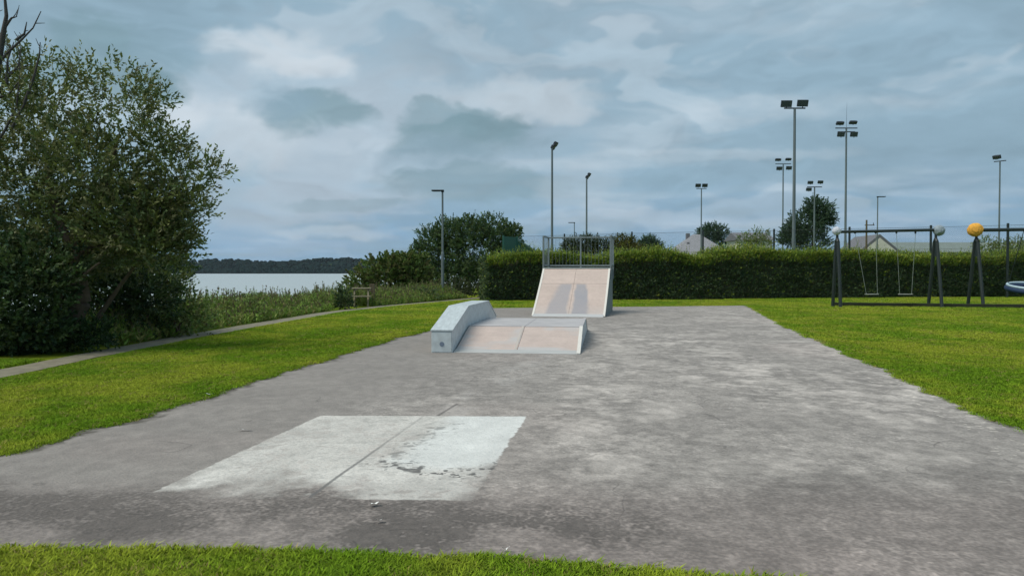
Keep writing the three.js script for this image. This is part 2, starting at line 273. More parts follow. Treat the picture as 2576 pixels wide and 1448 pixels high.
// ------------------------------------------------------------------ foliage tools
class Leaves {
  constructor(seed) { this.p = []; this.c = []; this.i = []; this.r = rng(seed); }
  leaf(x, y, z, dx, dy, dz, len, wid, c) {                             // bent diamond along d
    const r = this.r, l = Math.hypot(dx, dy, dz) || 1; dx /= l; dy /= l; dz /= l;
    let ax = r() - .5, ay = r() - .5, az = r() - .5; const dt = ax * dx + ay * dy + az * dz; ax -= dt * dx; ay -= dt * dy; az -= dt * dz; const al = Math.hypot(ax, ay, az) || 1; ax /= al; ay /= al; az /= al;
    const b = this.p.length / 3, w = wid / 2, nx = dy * az - dz * ay, ny = dz * ax - dx * az, nz = dx * ay - dy * ax, k = w * .35, m = len * .45;
    this.p.push(x, y, z, x + dx * m + ax * w + nx * k, y + dy * m + ay * w + ny * k, z + dz * m + az * w + nz * k, x + dx * len, y + dy * len, z + dz * len, x + dx * m - ax * w + nx * k, y + dy * m - ay * w + ny * k, z + dz * m - az * w + nz * k);
    for (let q = 0; q < 4; q++) this.c.push(c[0], c[1], c[2]);
    this.i.push(b, b + 1, b + 2, b, b + 2, b + 3);
  }
  twig(a, b, r, c) { const s = this.p.length / 3, d = b.clone().sub(a).normalize(), u = V(-d.z, 0, d.x); if (u.lengthSq() < .01) u.set(1, 0, 0); u.normalize(); const w = d.clone().cross(u); for (let q = 0; q < 3; q++) { const t = q * 2.094, o = u.clone().multiplyScalar(Math.cos(t) * r).addScaledVector(w, Math.sin(t) * r); this.p.push(a.x + o.x, a.y + o.y, a.z + o.z, b.x + o.x * .4, b.y + o.y * .4, b.z + o.z * .4); this.c.push(...c, ...c); } for (let q = 0; q < 3; q++) { const A = s + q * 2, B = s + ((q + 1) % 3) * 2; this.i.push(A, B, A + 1, B, B + 1, A + 1); } }
  // one spray: a shoot with leaves along it
  spray(o, d, len, n, leafLen, leafWid, pal, twigs, spread = .9) {
    const r = this.r, c = pal(r); const tip = o.clone().addScaledVector(d, len);
    if (twigs) this.twig(o, tip, .0035, [.05, .04, .025]);
    for (let k = 0; k < n; k++) { const t = (k + r() * .9) / n, x = lerp(o.x, tip.x, t), y = lerp(o.y, tip.y, t), z = lerp(o.z, tip.z, t), s = .75 + r() * .5, j = .8 + r() * .4; this.leaf(x, y, z, d.x + (r() - .5) * 2 * spread, d.y + (r() - .5) * 2 * spread, d.z + (r() - .5) * 2 * spread, leafLen * s, leafWid * s, [c[0] * j, c[1] * j, c[2] * j]); }
  }
  // fill a lobe (ellipsoid) with sprays; density falls towards the rim
  lobe(c, rx, ry, rz, n, o) {
    const r = this.r;
    for (let k = 0; k < n; k++) {
      const d = V(r() * 2 - 1, r() * 2 - 1, r() * 2 - 1); if (d.lengthSq() > 1 || d.lengthSq() < .01) { k--; continue; } d.normalize();
      const q = Math.pow(r(), o.inner ?? .35), bump = .82 + .36 * n2(d.x * 2.4 + c.x * 3 + 9, d.y * 2.4 + d.z * 2 + c.y * 2 + 20);
      const p = V(c.x + d.x * rx * q * bump, c.y + d.y * ry * q * bump, c.z + d.z * rz * q * bump);
      const dir = V(d.x + (r() - .5) * .9, d.y * .7 + (o.up ?? .45) + (r() - .5) * .7, d.z + (r() - .5) * .9).normalize();
      if (p.y < .02) continue;
      if (o.gap && r() < .9 && n2(p.x * 2.1 + p.y * 1.3 + 40, p.z * 2.1 - p.y * 1.9 + 40) < o.gap) continue;
      this.spray(p, dir, (o.len ?? .35) * (.6 + r() * .8), o.n ?? 10, o.leaf ?? .075, o.wid ?? .032, o.pal, o.twigs && q > .8);
    }
  }
  geo() { const g = new THREE.BufferGeometry(); g.setAttribute('position', new THREE.Float32BufferAttribute(this.p, 3)); g.setAttribute('color', new THREE.Float32BufferAttribute(this.c, 3)); g.setIndex(this.i); g.computeVertexNormals(); return g; }
}
const leafMat = new THREE.MeshPhysicalMaterial({ vertexColors: true, roughness: .6, specularIntensity: .35, side: THREE.DoubleSide, transmission: .42, thickness: 0 });
const leafOpaque = S({ vertexColors: true, roughness: .8, side: THREE.DoubleSide });
const pal = (...cs) => (r) => { const c = cs[Math.floor(r() * cs.length)], k = .75 + r() * .5; return [c[0] * k, c[1] * k, c[2] * k]; };
const willow = pal([.17, .215, .06], [.19, .215, .065], [.14, .18, .055], [.23, .235, .11], [.12, .18, .07]);
const darkLeaf = pal([.055, .105, .034], [.07, .12, .036], [.045, .09, .045], [.085, .125, .04]);
const hedgeLeaf = pal([.075, .135, .052], [.095, .155, .056], [.062, .115, .06], [.12, .165, .08]);
const shootLeaf = pal([.30, .40, .05], [.24, .34, .05], [.35, .38, .06], [.19, .29, .045]);
const bramble = pal([.18, .26, .065], [.14, .22, .055], [.21, .25, .075], [.12, .20, .055], [.18, .19, .07]);
const blueGreen = pal([.06, .12, .065], [.05, .10, .06], [.075, .13, .06]);
const bark = mottled([86, 76, 64], .45, 12, 1.4, { roughness: 1 });
const barkPale = mottled([66, 64, 64], .4, 12, 2, { roughness: 1 });

function limbs(list) { return merge(list.flatMap(([pts, r0, r1]) => pts.slice(1).map((b, k) => { const t0 = k / (pts.length - 1), t1 = (k + 1) / (pts.length - 1); return bar(pts[k], b, lerp(r0, r1, t0), lerp(r0, r1, t1), 7); }))); }

console.log('ground done');
// ------------------------------------------------------------------ big willow on the left
{
  const t = thing('willow_tree', 'large leafy grey-green tree overhanging the lakeside path', 'tree', [0, 0, 0]);
  const L = new Leaves(11), dp = 13.6;
  const lobes = [[330, 560, 140, .0, 640], [225, 430, 150, -.3, 760], [415, 540, 95, .2, 320], [180, 600, 170, .4, 640], [390, 620, 90, -.2, 260], [300, 330, 120, 0, 520], [60, 480, 170, .5, 640], [80, 320, 150, -.2, 620], [-110, 420, 210, .4, 560], [140, 240, 95, .3, 300], [250, 250, 85, .1, 240], [-20, 230, 110, .4, 300], [345, 260, 62, .2, 90], [390, 350, 70, .0, 120]];
  for (const [px, py, r, dz, n] of lobes) { const c = P(px, py, dp + dz), R = (r - 26) * dp / F; L.lobe(c, R, R * .95, R * .95, Math.round(n * (py < 450 ? .72 : 1)), { pal: willow, len: .38, n: py < 450 ? 11 : 13, leaf: .082, wid: .036, up: .55, inner: .42, gap: py < 450 ? .38 : .18 }); }
  // thin outer sprays against the sky
  for (const [px, py, r, n] of [[470, 460, 75, 95], [520, 430, 42, 30], [500, 520, 48, 42], [455, 375, 42, 34], [455, 590, 50, 60], [400, 250, 45, 34], [300, 190, 50, 34], [200, 175, 50, 34], [365, 205, 34, 18], [475, 610, 28, 20], [90, 170, 60, 40], [430, 420, 60, 80], [555, 440, 16, 7], [20, 150, 60, 40]]) { const c = P(px, py, dp - .1), R = Math.max(12, r - 14) * dp / F; L.lobe(c, R, R, R, n, { pal: willow, len: .26, n: 8, leaf: .078, wid: .036, up: .6, inner: .6, twigs: true }); }
  part('crown', L.geo(), leafMat, t, 'stuff');
  const q = (px, py, z = 0) => P(px, py, dp + z), base = G(212, 868); base.y = -.05;
  const b0 = V(base.x - .1, -.1, q(0, 0).z);
  part('trunk', limbs([[[b0, q(205, 760), q(190, 640), q(198, 560)], .19, .09], [[q(195, 660), q(150, 560), q(118, 430), q(100, 330)], .1, .008], [[q(200, 600), q(262, 480), q(285, 400), q(300, 330)], .09, .008], [[q(200, 640), q(300, 590), q(390, 530), q(450, 460)], .08, .006]]), bark, t);
  part('branch', limbs([[[q(120, 800, -.3), q(160, 730, -.4), q(250, 660, -.5)], .05, .02]]), bark, t);
  part('branch', limbs([[[q(230, 820, .2), q(300, 720, .1), q(360, 640, 0)], .05, .02]]), bark, t);
}
// dark shrubs under it
function shrub(name, label, lobes, dp, palette, seed, opt = {}, cat = 'shrub', group) {
  const cx = lobes.reduce((a, l) => a + l[0], 0) / lobes.length, o = P(cx, 700, dp), base = V(o.x, 0, o.z);
  const t = thing(name, label, cat, [base.x, 0, base.z], 0, group), L = new Leaves(seed);
  for (const [px, py, rx, ry, n, dz = 0] of lobes) { const c = P(px, py, dp + dz).sub(base), k = dp / F; L.lobe(c, rx * k, ry * k, (rx + ry) / 2 * k, n, { pal: palette, len: .25, n: 10, leaf: .07, wid: .04, up: .4, inner: .45, ...opt }); }
  part('foliage', L.geo(), opt.opaque ? leafOpaque : leafMat, t, 'stuff');
  const st = []; const r = rng(seed + 5); for (let i = 0; i < (opt.stems ?? 5); i++) { const a = V((r() - .5) * .5, -.05, (r() - .5) * .4), l = lobes[Math.floor(r() * lobes.length)], c = P(l[0], l[1], dp).sub(base); st.push([[a, a.clone().lerp(c, .5).add(V((r() - .5) * .2, .1, 0)), c], .03 * (opt.stemR ?? 1), .008]); }
  part('stems', limbs(st), bark, t); return t;
}
shrub('understorey_shrub', 'dark dense shrub under the big tree beside the path bend', [[30, 770, 120, 130, 420], [-140, 780, 140, 140, 300], [80, 690, 120, 90, 380], [-60, 640, 130, 90, 260], [20, 850, 90, 50, 260], [100, 830, 70, 50, 200], [-60, 870, 80, 50, 180]], 12.9, darkLeaf, 21, { leaf: .08, wid: .05 });
shrub('understorey_shrub', 'dark leafy thicket below the tree trunk beside the path', [[230, 780, 110, 90, 330], [330, 740, 95, 110, 330], [150, 700, 120, 90, 330], [260, 690, 100, 80, 260], [380, 750, 60, 85, 200]], 15.8, darkLeaf, 22, { leaf: .08, wid: .05 });
shrub('understorey_shrub', 'dark leafy growth behind the tree trunk by the water', [[240, 690, 150, 110, 420, .6], [380, 690, 80, 80, 160, .4], [80, 640, 150, 130, 420, .6], [300, 610, 120, 70, 260, .6], [440, 700, 40, 60, 70]], 17, darkLeaf, 23, { leaf: .09, wid: .05 });
shrub('nettle_clump', 'low bright green nettle clump at the path edge', [[190, 855, 60, 30, 120], [120, 868, 60, 30, 110], [245, 845, 34, 26, 60]], 13.3, pal([.03, .075, .02], [.04, .085, .02], [.025, .06, .02]), 24, { stems: 3, stemR: .4 }, 'weeds');
// bare dead tree
{
  const t = thing('dead_tree', 'bare grey dead tree with thin leafless branches above the leafy crown', 'tree');
  const q = (x, y) => P(x, y, 12.9), r = rng(5), list = [];
  const main = [[[-60, 905], [-55, 700], [-40, 450], [-20, 260], [5, 95], [15, 40], [8, -40]], [[-22, 270], [10, 205], [45, 165], [52, 122]], [[-5, 160], [15, 135], [55, 98], [82, 70], [102, 28]], [[-40, 400], [10, 330], [40, 270], [50, 180], [48, 160]], [[10, 70], [28, 45], [40, 42]], [[-25, 280], [-10, 210], [30, 178], [80, 160]], [[60, 260], [85, 190], [98, 140], [100, 106]], [[2, 110], [-20, 60], [-10, 0]], [[40, 100], [60, 85], [66, 55]], [[15, 215], [18, 150], [34, 105]], [[30, 320], [60, 262], [70, 230]], [[-20, 250], [20, 238], [50, 200]]];
  main.forEach((pts, k) => list.push([pts.map(([x, y]) => q(x, y)), k ? .026 : .11, k ? .007 : .014]));
  for (let i = 0; i < 46; i++) { const m = main[1 + Math.floor(r() * (main.length - 1))], k = Math.floor(r() * (m.length - 1)), s = r(), a = [lerp(m[k][0], m[k + 1][0], s), lerp(m[k][1], m[k + 1][1], s)], d = [(r() - .4) * 40, -r() * 34]; list.push([[q(...a), q(a[0] + d[0] * .5, a[1] + d[1] * .4), q(a[0] + d[0], a[1] + d[1])], .009, .004]); }
  part('trunk', limbs(list.slice(0, 1)), barkPale, t); part('branches', limbs(list.slice(1)), barkPale, t);
}

// ------------------------------------------------------------------ weeds along the bank (nobody could count them)
{
  const L = new Leaves(31), r = L.r;
  const wp = pal([.24, .38, .06], [.20, .33, .06], [.29, .36, .085], [.17, .28, .06], [.32, .31, .11]);
  const seedHead = pal([.2, .17, .1], [.17, .13, .1], [.23, .21, .12]);
  for (let k = 0; k < 9000; k++) {
    const z = -(14.2 + Math.pow(r(), .85) * 26), off = r() * (z < -15 ? 2.3 : 1.6), x = pathMid(z) - PATHW - .02 - off; if (z < -27.2 && z > -30.9 && x > -7.0 && off < 1.5) continue;
    const gy = 0, pn = fbm(x * .8 + 5, z * .7, 3), h = (.25 + .37 * sm(0, .9, off)) * (.6 + pn * .7) * (.75 + r() * .45), lean = (r() - .5) * .25, lz = (r() - .5) * .25, c = wp(r), tall = r() < .09;
    const H = tall ? h * 1.25 : h, tip = V(x + lean * H, gy + H, z + lz * H), base = V(x, gy, z);
    L.twig(base, tip, .005, [c[0] * .9, c[1] * .9, c[2]]);
    const n = Math.round(7 + H * 7);
    for (let q = 0; q < n; q++) { const t = (q + r()) / n, p = base.clone().lerp(tip, t), a = r() * 6.28, s = (.14 - t * .07) * (.7 + r() * .6), j = .8 + r() * .4; L.leaf(p.x, p.y, p.z, Math.cos(a), .5 + r() * .9, Math.sin(a), s, s * .3, [c[0] * j, c[1] * j, c[2] * j]); }
    if (tall || r() < .1) { const sc = seedHead(r); for (let q = 0; q < 12; q++) { const t = .82 + r() * .2, p = base.clone().lerp(tip, t), a = r() * 6.28; L.leaf(p.x, p.y, p.z, Math.cos(a) * .5, 1, Math.sin(a) * .5, .06, .02, sc); } }
  }
  const o = part('bank_weeds', L.geo(), leafMat, scene, 'stuff'); o.userData.label = 'tall mixed weeds between the footpath and the lake'; o.userData.category = 'weeds';
}
shrub('bank_bush', 'low dark bush among the weeds close to the tree', [[610, 790, 55, 42, 130], [560, 800, 34, 30, 60]], 21.5, bramble, 41, {}, 'bush');
shrub('bank_bush', 'round pale-tipped bush among the weeds in front of open water', [[790, 775, 40, 34, 110], [745, 785, 30, 24, 60]], 28, bramble, 42, {}, 'bush');
shrub('bank_bush', 'leafy bush where the weeds meet the tree crown', [[430, 770, 50, 90, 170], [480, 800, 46, 60, 120], [405, 710, 34, 40, 50]], 16.6, bramble, 43, {}, 'bush');

// ------------------------------------------------------------------ hedge, round tree, bramble bank
const H0 = G(1226, 757), H1 = G(2660, 745);
const hedgeDir = H1.clone().sub(H0).setY(0), hedgeLen = hedgeDir.length(); hedgeDir.normalize(); const hedgeN = V(-hedgeDir.z, 0, hedgeDir.x);   // towards the camera when z grows
{
  const turn = Math.atan2(-hedgeDir.z, hedgeDir.x), t = thing('clipped_hedge', 'long clipped dark green hedge behind the skate pad and swings', 'hedge', [H0.x, 0, H0.z], turn);
  const L = new Leaves(51), r = L.r, TH = 1.7, len = hedgeLen;
  const top = (x) => 2.08 + .22 * sm(0, 12, x) + (fbm(x * .55, 3, 5) - .5) * .62;
  const bulge = (x, y) => (fbm(x * .8 + 3, y * 1.1, 3) - .5) * .5;
  // inner twig mass, uneven
  const core = gridMesh(range(0, 1, 70), range(0, 1, 16), (u, v) => { const x = .25 + u * (len - .5), hh = top(x) - .13, s = v < .45 ? v / .45 : v < .55 ? 1 : 1 - (v - .55) / .45, y = Math.max(0, Math.min(1, s)) * hh, z = v < .5 ? -.25 : -TH + .3; return V(x, v < .45 || v > .55 ? y : hh + .001, (v >= .45 && v <= .55) ? lerp(-.25, -TH + .3, (v - .45) / .1) : z + bulge(x, y) * .5); });
  part('twig_mass', core, mottled([74, 76, 54], .5, 30, 1.2, { roughness: 1, side: THREE.DoubleSide }), t);
  for (let k = 0; k < 15500; k++) {                                   // front face
    const x = r() * len, y = Math.pow(r(), .95) * top(x), z = .02 + bulge(x, y) * .6 - r() * .28;
    L.spray(V(x, y, z), V((r() - .5) * 1.3, .35 + (r() - .5) * .8, .8).normalize(), .12 + r() * .12, 5, .085, .055, r() < .06 ? shootLeaf : hedgeLeaf, false);
  }
  for (let k = 0; k < 1500; k++) { const y = r() * top(0), z = -r() * TH; L.spray(V(.05 + r() * .2 - bulge(z, y) * .4, y, z), V(-.8, .4 + (r() - .5) * .8, (r() - .5)).normalize(), .2, 5, .085, .055, r() < .1 ? shootLeaf : hedgeLeaf, false); }
  for (let k = 0; k < 7200; k++) {                                     // new growth standing on top
    const x = r() * len, z = -r() * TH, patch = fbm(x * .5 + 60, z, 3), y = top(x) - .18 + r() * .1;
    L.spray(V(x, y, z), V((r() - .5) * .7, 1, (r() - .5) * .7 + .15).normalize(), (.16 + r() * .42) * (.1 + patch * 1.5), 8, .085, .045, r() < .45 + patch * .7 ? shootLeaf : hedgeLeaf, false);
  }
  for (let k = 0; k < 5200; k++) { const x = r() * len, y = top(x) * (.78 + Math.pow(r(), .6) * .22); L.spray(V(x, y, .14 + bulge(x, y) * .6 - r() * .16), V((r() - .5), .7, .7).normalize(), .18, 6, .08, .045, shootLeaf, false); }
  for (let k = 0; k < 420; k++) { const x = r() * len; L.spray(V(x, top(x) - .05, -r() * TH * .7), V((r() - .5) * .5, 1, (r() - .5) * .4).normalize(), .35 + r() * .35, 9, .07, .03, shootLeaf, true); }
  part('foliage', L.geo(), leafMat, t, 'stuff');
}
{
  const dp = 48.5, t = thing('round_tree', 'rounded dense dark green tree behind the street lamp', 'tree', [P(1180, 700, dp).x, 0, -dp]), o = V(t.position.x, 0, -dp), L = new Leaves(61), k = dp / F;
  for (const [px, py, r, n, dz] of [[1180, 640, 92, 1000, 0], [1110, 648, 68, 620, .3], [1088, 608, 40, 330, 0], [1132, 592, 46, 400, .2], [1185, 584, 44, 420, 0], [1235, 586, 44, 420, .2], [1270, 606, 40, 360, 0], [1255, 680, 60, 520, 0], [1130, 700, 70, 560, -.3], [1292, 582, 16, 70, 0], [1060, 640, 24, 150, 0], [1200, 705, 70, 520, -.4], [1075, 690, 40, 260, -.2]]) L.lobe(P(px, py, dp + dz).sub(o), r * k, r * k * .95, r * k, n, { pal: pal([.075, .14, .045], [.095, .16, .048], [.06, .12, .055], [.115, .165, .052]), len: .34, n: 11, leaf: .12, wid: .07, up: .5, inner: .3 });
  part('crown', L.geo(), leafMat, t, 'stuff'); part('trunk', limbs([[[V(0, -.1, 0), V(0, 1, 0), V(.1, 2.6, 0)], .16, .06], [[V(0, .8, 0), V(-.9, 1.9, 0), V(-1.5, 3, 0)], .1, .03], [[V(0, .9, 0), V(.9, 2, 0), V(1.4, 3.2, 0)], .1, .03]]), bark, t);
}
shrub('bramble_bank', 'wide brownish green bramble bush at the water edge behind picnic table', [[970, 688, 66, 40, 420], [1035, 682, 46, 44, 360], [1000, 668, 44, 26, 160], [910, 710, 34, 34, 130], [1000, 720, 80, 32, 300], [890, 730, 26, 22, 60], [1060, 720, 50, 34, 200], [1000, 655, 30, 14, 40]], 40, bramble, 71, { len: .3, leaf: .105, wid: .062, n: 34, inner: .35 }, 'bush');
shrub('pale_bush', 'small pale green bush between lamp post and hedge end', [[1150, 728, 28, 24, 100], [1190, 733, 34, 20, 90], [1105, 735, 30, 18, 60]], 41.5, pal([.075, .1, .03], [.06, .085, .03], [.09, .1, .05]), 72, { leaf: .1, wid: .06 }, 'bush');
shrub('verge_growth', 'low green weedy growth along the path below the brambles', [[990, 748, 60, 14, 150], [1060, 745, 50, 14, 130], [930, 752, 24, 12, 50]], 36.5, hedgeLeaf, 73, { leaf: .1, wid: .05, stems: 3, stemR: .4 }, 'weeds');

console.log('foliage done');
// ------------------------------------------------------------------ funbox with ledge
const TURN = -8 * Math.PI / 180;
const panelBase = L3(190, 174, 166);
function panelTex(seed, worn) { return tex(512, 512, (u, v) => { const n = tile(u, v, 5, 5), f = tile(u, v, 40, 3), s = fbm(u * 4 + seed, v * 40 + seed, 3); let k = (.86 + n * .24) * (.93 + f * .14) * (.95 + s * .1); let c = panelBase.map((q) => q * k * .93); if (worn) c = worn(u, v, c, n, f); return c; }, true, false); }
const deckMat = mottled([168, 166, 168], .2, 6, .7, { roughness: .6 });
const edgeMat = mottled([208, 206, 200], .15, 8, 1, { roughness: .5 });
const gapMat = S({ color: col(60, 58, 56), roughness: .9 });
const ledgeSteel = mottled([176, 186, 190], .24, 12, 1.1, { roughness: .45 });
function prism(profile, x0, x1) {                                      // profile [[z,y]...] extruded along x
  const s = new THREE.Shape(profile.map(([z, y]) => new THREE.Vector2(-z, y))), g = new THREE.ExtrudeGeometry(s, { depth: x1 - x0, bevelEnabled: false });
  g.applyMatrix4(new THREE.Matrix4().makeBasis(V(0, 0, -1), V(0, 1, 0), V(1, 0, 0))); g.translate(x0, 0, 0); return boxUV(g.index ? g.toNonIndexed() : g);
}
function slab(x0, x1, a, b, th, uv = true) {                           // plate from (z,y) a to (z,y) b with its top on the line
  const [za, ya] = a, [zb, yb] = b, l = Math.hypot(zb - za, yb - ya), nz = (yb - ya) / l * Math.sign(za - zb), ny = Math.abs(zb - za) / l;
  const g = prism([[za, ya], [zb, yb], [zb - nz * -th * -1, yb - ny * th], [za - nz * -th * -1, ya - ny * th]], x0, x1);
  if (uv) { const p = g.attributes.position, q = g.attributes.uv; for (let i = 0; i < p.count; i++) q.setXY(i, (p.getX(i) - x0) / (x1 - x0), (p.getZ(i) - za) / (zb - za)); }
  return g;
}
{
  const o = G(1141, 888), t = thing('funbox', 'low pale funbox ramp with raised grey steel ledge on its side', 'skate ramp', [o.x, 0.012, o.z], -7 * Math.PI / 180);
  const W = 2.17, R = 1.47, FL = 2.55, Hh = .36, z1 = -R, z2 = -R - FL, z3 = -R * 2 - FL;
  const worn = (sd) => (u, v, c, n, f) => { const g = sm(.62, .95, fbm(u * 2 + sd, v * 3, 3) + (v < .12 ? .28 : 0)); return c.map((q, i) => lerp(q, [.42, .43, .44][i], g * .7)); };
  const m1 = S({ map: panelTex(3, worn(2)), roughness: .55 }), m2 = S({ map: panelTex(8, worn(6)), roughness: .55 });
  const zt = -.17, yt = Hh * .17 / R;
  part('ramp_panel', slab(.012, W / 2 - .004, [zt, yt], [z1 + .03, Hh - .008], .018), m1, t);
  part('ramp_panel', slab(W / 2 + .004, W - .03, [zt, yt], [z1 + .03, Hh - .008], .018), m2, t);
  part('ramp_panel', slab(.012, W / 2 - .012, [z3 + .02, .008], [z2 - .012, Hh - .003], .018), m2, t);
  part('ramp_panel', slab(W / 2 + .012, W - .03, [z3 + .02, .008], [z2 - .012, Hh - .003], .018), m1, t);
  part('threshold_plate', slab(.0, W - .03, [.03, .004], [zt - .004, yt + .004], .004), mottled([184, 184, 182], .2, 8, 1, { roughness: .5, metalness: .3 }), t);
  part('deck_panel', box(W / 2 - .006, .018, FL - .024, W * .25, Hh - .009, (z1 + z2) / 2), deckMat, t);
  part('deck_panel', box(W / 2 - .03, .018, FL - .024, W * .75 - .012, Hh - .009, (z1 + z2) / 2), deckMat, t);
  part('frame', prism([[-.06, .0], [z1 + .01, Hh - .032], [z2 - .01, Hh - .032], [z3 + .06, .0]], .004, W - .034), gapMat, t);
  part('joint_strip', slab(W / 2 - .055, W / 2 - .02, [zt, yt + .004], [z1 + .01, Hh + .002], .004), mottled([176, 170, 164], .2, 8, 1), t);
  const side = prism([[.03, 0], [.03, .012], [z1, Hh], [z2, Hh], [z3, .012], [z3, 0]], W - .018, W); part('side_panel', side, ledgeSteel, t);
  part('edge_strip', slab(W - .05, W + .012, [.02, .018], [z1 - .005, Hh + .012], .014), edgeMat, t);
  part('edge_strip', box(.062, .014, FL, W - .019, Hh + .004, (z1 + z2) / 2), deckMat, t);
  part('edge_strip', slab(W - .05, W + .012, [z3 - .02, .018], [z2 + .005, Hh + .012], .014), edgeMat, t);
  // ledge
  const lw = .37, x0 = -lw - .02, x1 = -.012, up = .385, s0 = .06;
  const prof = [[s0, 0], [s0, up - .01], [z1, Hh + up - .02], [z2, Hh + up - .02], [z3 + .25, up - .06], [z3 + .25, 0]];
  part('ledge_body', prism(prof, x0 + .012, x1), ledgeSteel, t);
  part('ledge_lid', slab(x0, x1 + .012, [s0 + .02, up + .008], [z1, Hh + up], .022), ledgeSteel, t);
  part('ledge_lid', slab(x0, x1 + .012, [z1 - .004, Hh + up], [z2 + .004, Hh + up + .002], .022), ledgeSteel, t);
  part('ledge_lid', slab(x0, x1 + .012, [z3 + .235, up - .04], [z2 - .002, Hh + up], .022), ledgeSteel, t);
  part('end_plate', box(lw - .03, up - .05, .008, (x0 + x1) / 2 + .006, (up - .03) / 2, s0 + .005), ledgeSteel, t);
  const disc = new THREE.CylinderGeometry(.04, .04, .008, 20); disc.rotateX(Math.PI / 2); disc.translate((x0 + x1) / 2 + .01, .15, s0 + .012); part('badge', disc, S({ color: col(104, 118, 136), roughness: .6 }), t);
}
// ------------------------------------------------------------------ bank ramp
{
  const o = G(1338, 796), t = thing('bank_ramp', 'tall pinkish bank ramp with steel railings round its platform', 'skate ramp', [o.x, 0.012, o.z], -11.5 * Math.PI / 180);
  const W = 2.28, Hh = 1.5, run = 2.25, DK = 1.3;
  const arc = (s, off = 0) => [-run * s, Hh * (.86 * s + .14 * s * s) + off];   // slightly hollow slope
  const worn = (u, v, c, n, f) => {                                    // grey wheel wear, two long tapering patches below the sheet joint
    const e = (fbm(u * 9, v * 6, 3) - .5) * .05, q = (v) => sm(.70, .66, v + e * .3);
    const l = sm(.12 + v * .2, .2 + v * .2, u + e) * sm(.49, .455, u + e), r = sm(.52, .56, u + e) * sm(.82 - v * .14, .75 - v * .14, u + e * 1.4);
    const k = (l * .85 + r) * q(v) * (.75 + n * .4); return c.map((p, i) => lerp(p, [.235, .25, .29][i], Math.min(.85, k * .8))).map((p, i) => lerp(p, [.42, .44, .45][i], sm(.3, .0, v + e) * (1 - Math.min(1, k)) * .3));
  };
  const pm = S({ map: panelTex(5, worn), roughness: .55 });
  function sheet(x0, x1, s0, s1) {
    const n = 10, pos = [], uv = [], idx = [];
    for (let k = 0; k <= n; k++) { const s = lerp(s0, s1, k / n), [z, y] = arc(s), [z2, y2] = arc(s, -.016); for (const x of [x0, x1]) { pos.push(x, y + .012, z); uv.push(x / W, s); } for (const x of [x0, x1]) { pos.push(x, y2 + .012, z2); uv.push(x / W, s); } }
    for (let k = 0; k < n; k++) { const a = k * 4, b = a + 4; idx.push(a, a + 1, b, a + 1, b + 1, b, a + 2, b + 2, a + 3, a + 3, b + 2, b + 3, a, b, a + 2, a + 2, b, b + 2, a + 1, a + 3, b + 1, a + 3, b + 3, b + 1); }
    const e = n * 4; idx.push(0, 2, 1, 1, 2, 3, e, e + 1, e + 2, e + 1, e + 3, e + 2);
    const g = new THREE.BufferGeometry(); g.setAttribute('position', new THREE.Float32BufferAttribute(pos, 3)); g.setAttribute('uv', new THREE.Float32BufferAttribute(uv, 2)); g.setIndex(idx); return toCreasedNormals(g, .6);
  }
  for (const [a, b] of [[.05, W / 2 - .003], [W / 2 + .003, W - .05]]) { part('ramp_panel', sheet(a, b, .05, .688), pm, t); part('ramp_panel', sheet(a, b, .693, .995), pm, t); }
  part('threshold_plate', slab(.03, W - .03, [.12, .004], [arc(.05)[0], arc(.05)[1] + .016], .004), mottled([176, 178, 180], .2, 8, 1, { roughness: .5 }), t);
  const strip = (x0, x1) => { const g = []; for (let k = 0; k < 10; k++) g.push(slab(x0, x1, [arc(k / 10)[0], arc(k / 10)[1] + .026], [arc((k + 1) / 10)[0], arc((k + 1) / 10)[1] + .026], .02)); return g; };
  part('edge_strip', strip(-.012, .052), edgeMat, t); part('edge_strip', strip(W - .052, W + .012), edgeMat, t);
  const prof = [[0, 0]]; for (let k = 0; k <= 12; k++) { const [z, y] = arc(k / 12); prof.push([z, y]); } prof.push([-run - DK, Hh], [-run - DK, 0]);
  part('side_panel', prism(prof, .0, .018), galv, t); part('side_panel', prism(prof, W - .018, W), galv, t);
  part('back_panel', box(W - .04, Hh, .018, W / 2, Hh / 2, -run - DK + .012), galv, t);
  part('deck_panel', box(W - .04, .02, DK - .05, W / 2, Hh + .002, -run - DK / 2 - .03), deckMat, t);
  const cpg = bar(V(0, Hh + .016, -run), V(W, Hh + .016, -run), .03, .03, 12); part('coping', cpg, galv, t);
  // railings
  const RH = 1.12, zf = -run - .12, zb = -run - DK, xs = [.02, W - .02], y0 = Hh - .35, yT = Hh + RH;
  for (const x of xs) for (const z of [zf, zb]) part('rail_post', box(.055, yT - y0, .055, x + (x < 1 ? -.035 : .035), (yT + y0) / 2, z), galv, t);
  part('rail_post', box(.055, yT - y0, .055, W / 2, (yT + y0) / 2, zb - .035), galv, t);
  const rail = (a, b, h) => beam(V(a[0], h, a[1]), V(b[0], h, b[1]), .05, .05);
  const L0 = -.015, R0 = W + .015;
  for (const [a, b] of [[[L0, zf], [L0, zb]], [[R0, zf], [R0, zb]], [[L0, zb - .03], [R0, zb - .03]]]) {
    part('top_rail', rail(a, b, yT), galv, t); part('bottom_rail', rail(a, b, Hh + .12), galv, t);
    const len = Math.hypot(b[0] - a[0], b[1] - a[1]), n = Math.round(len / .125), bars = []; for (let k = 1; k < n; k++) { const s = k / n, x = lerp(a[0], b[0], s), z = lerp(a[1], b[1], s); bars.push(bar(V(x, Hh + .12, z), V(x, yT, z), .0045, .0045, 5)); }
    part('rail_bars', bars, galv, t, 'stuff');
  }
}

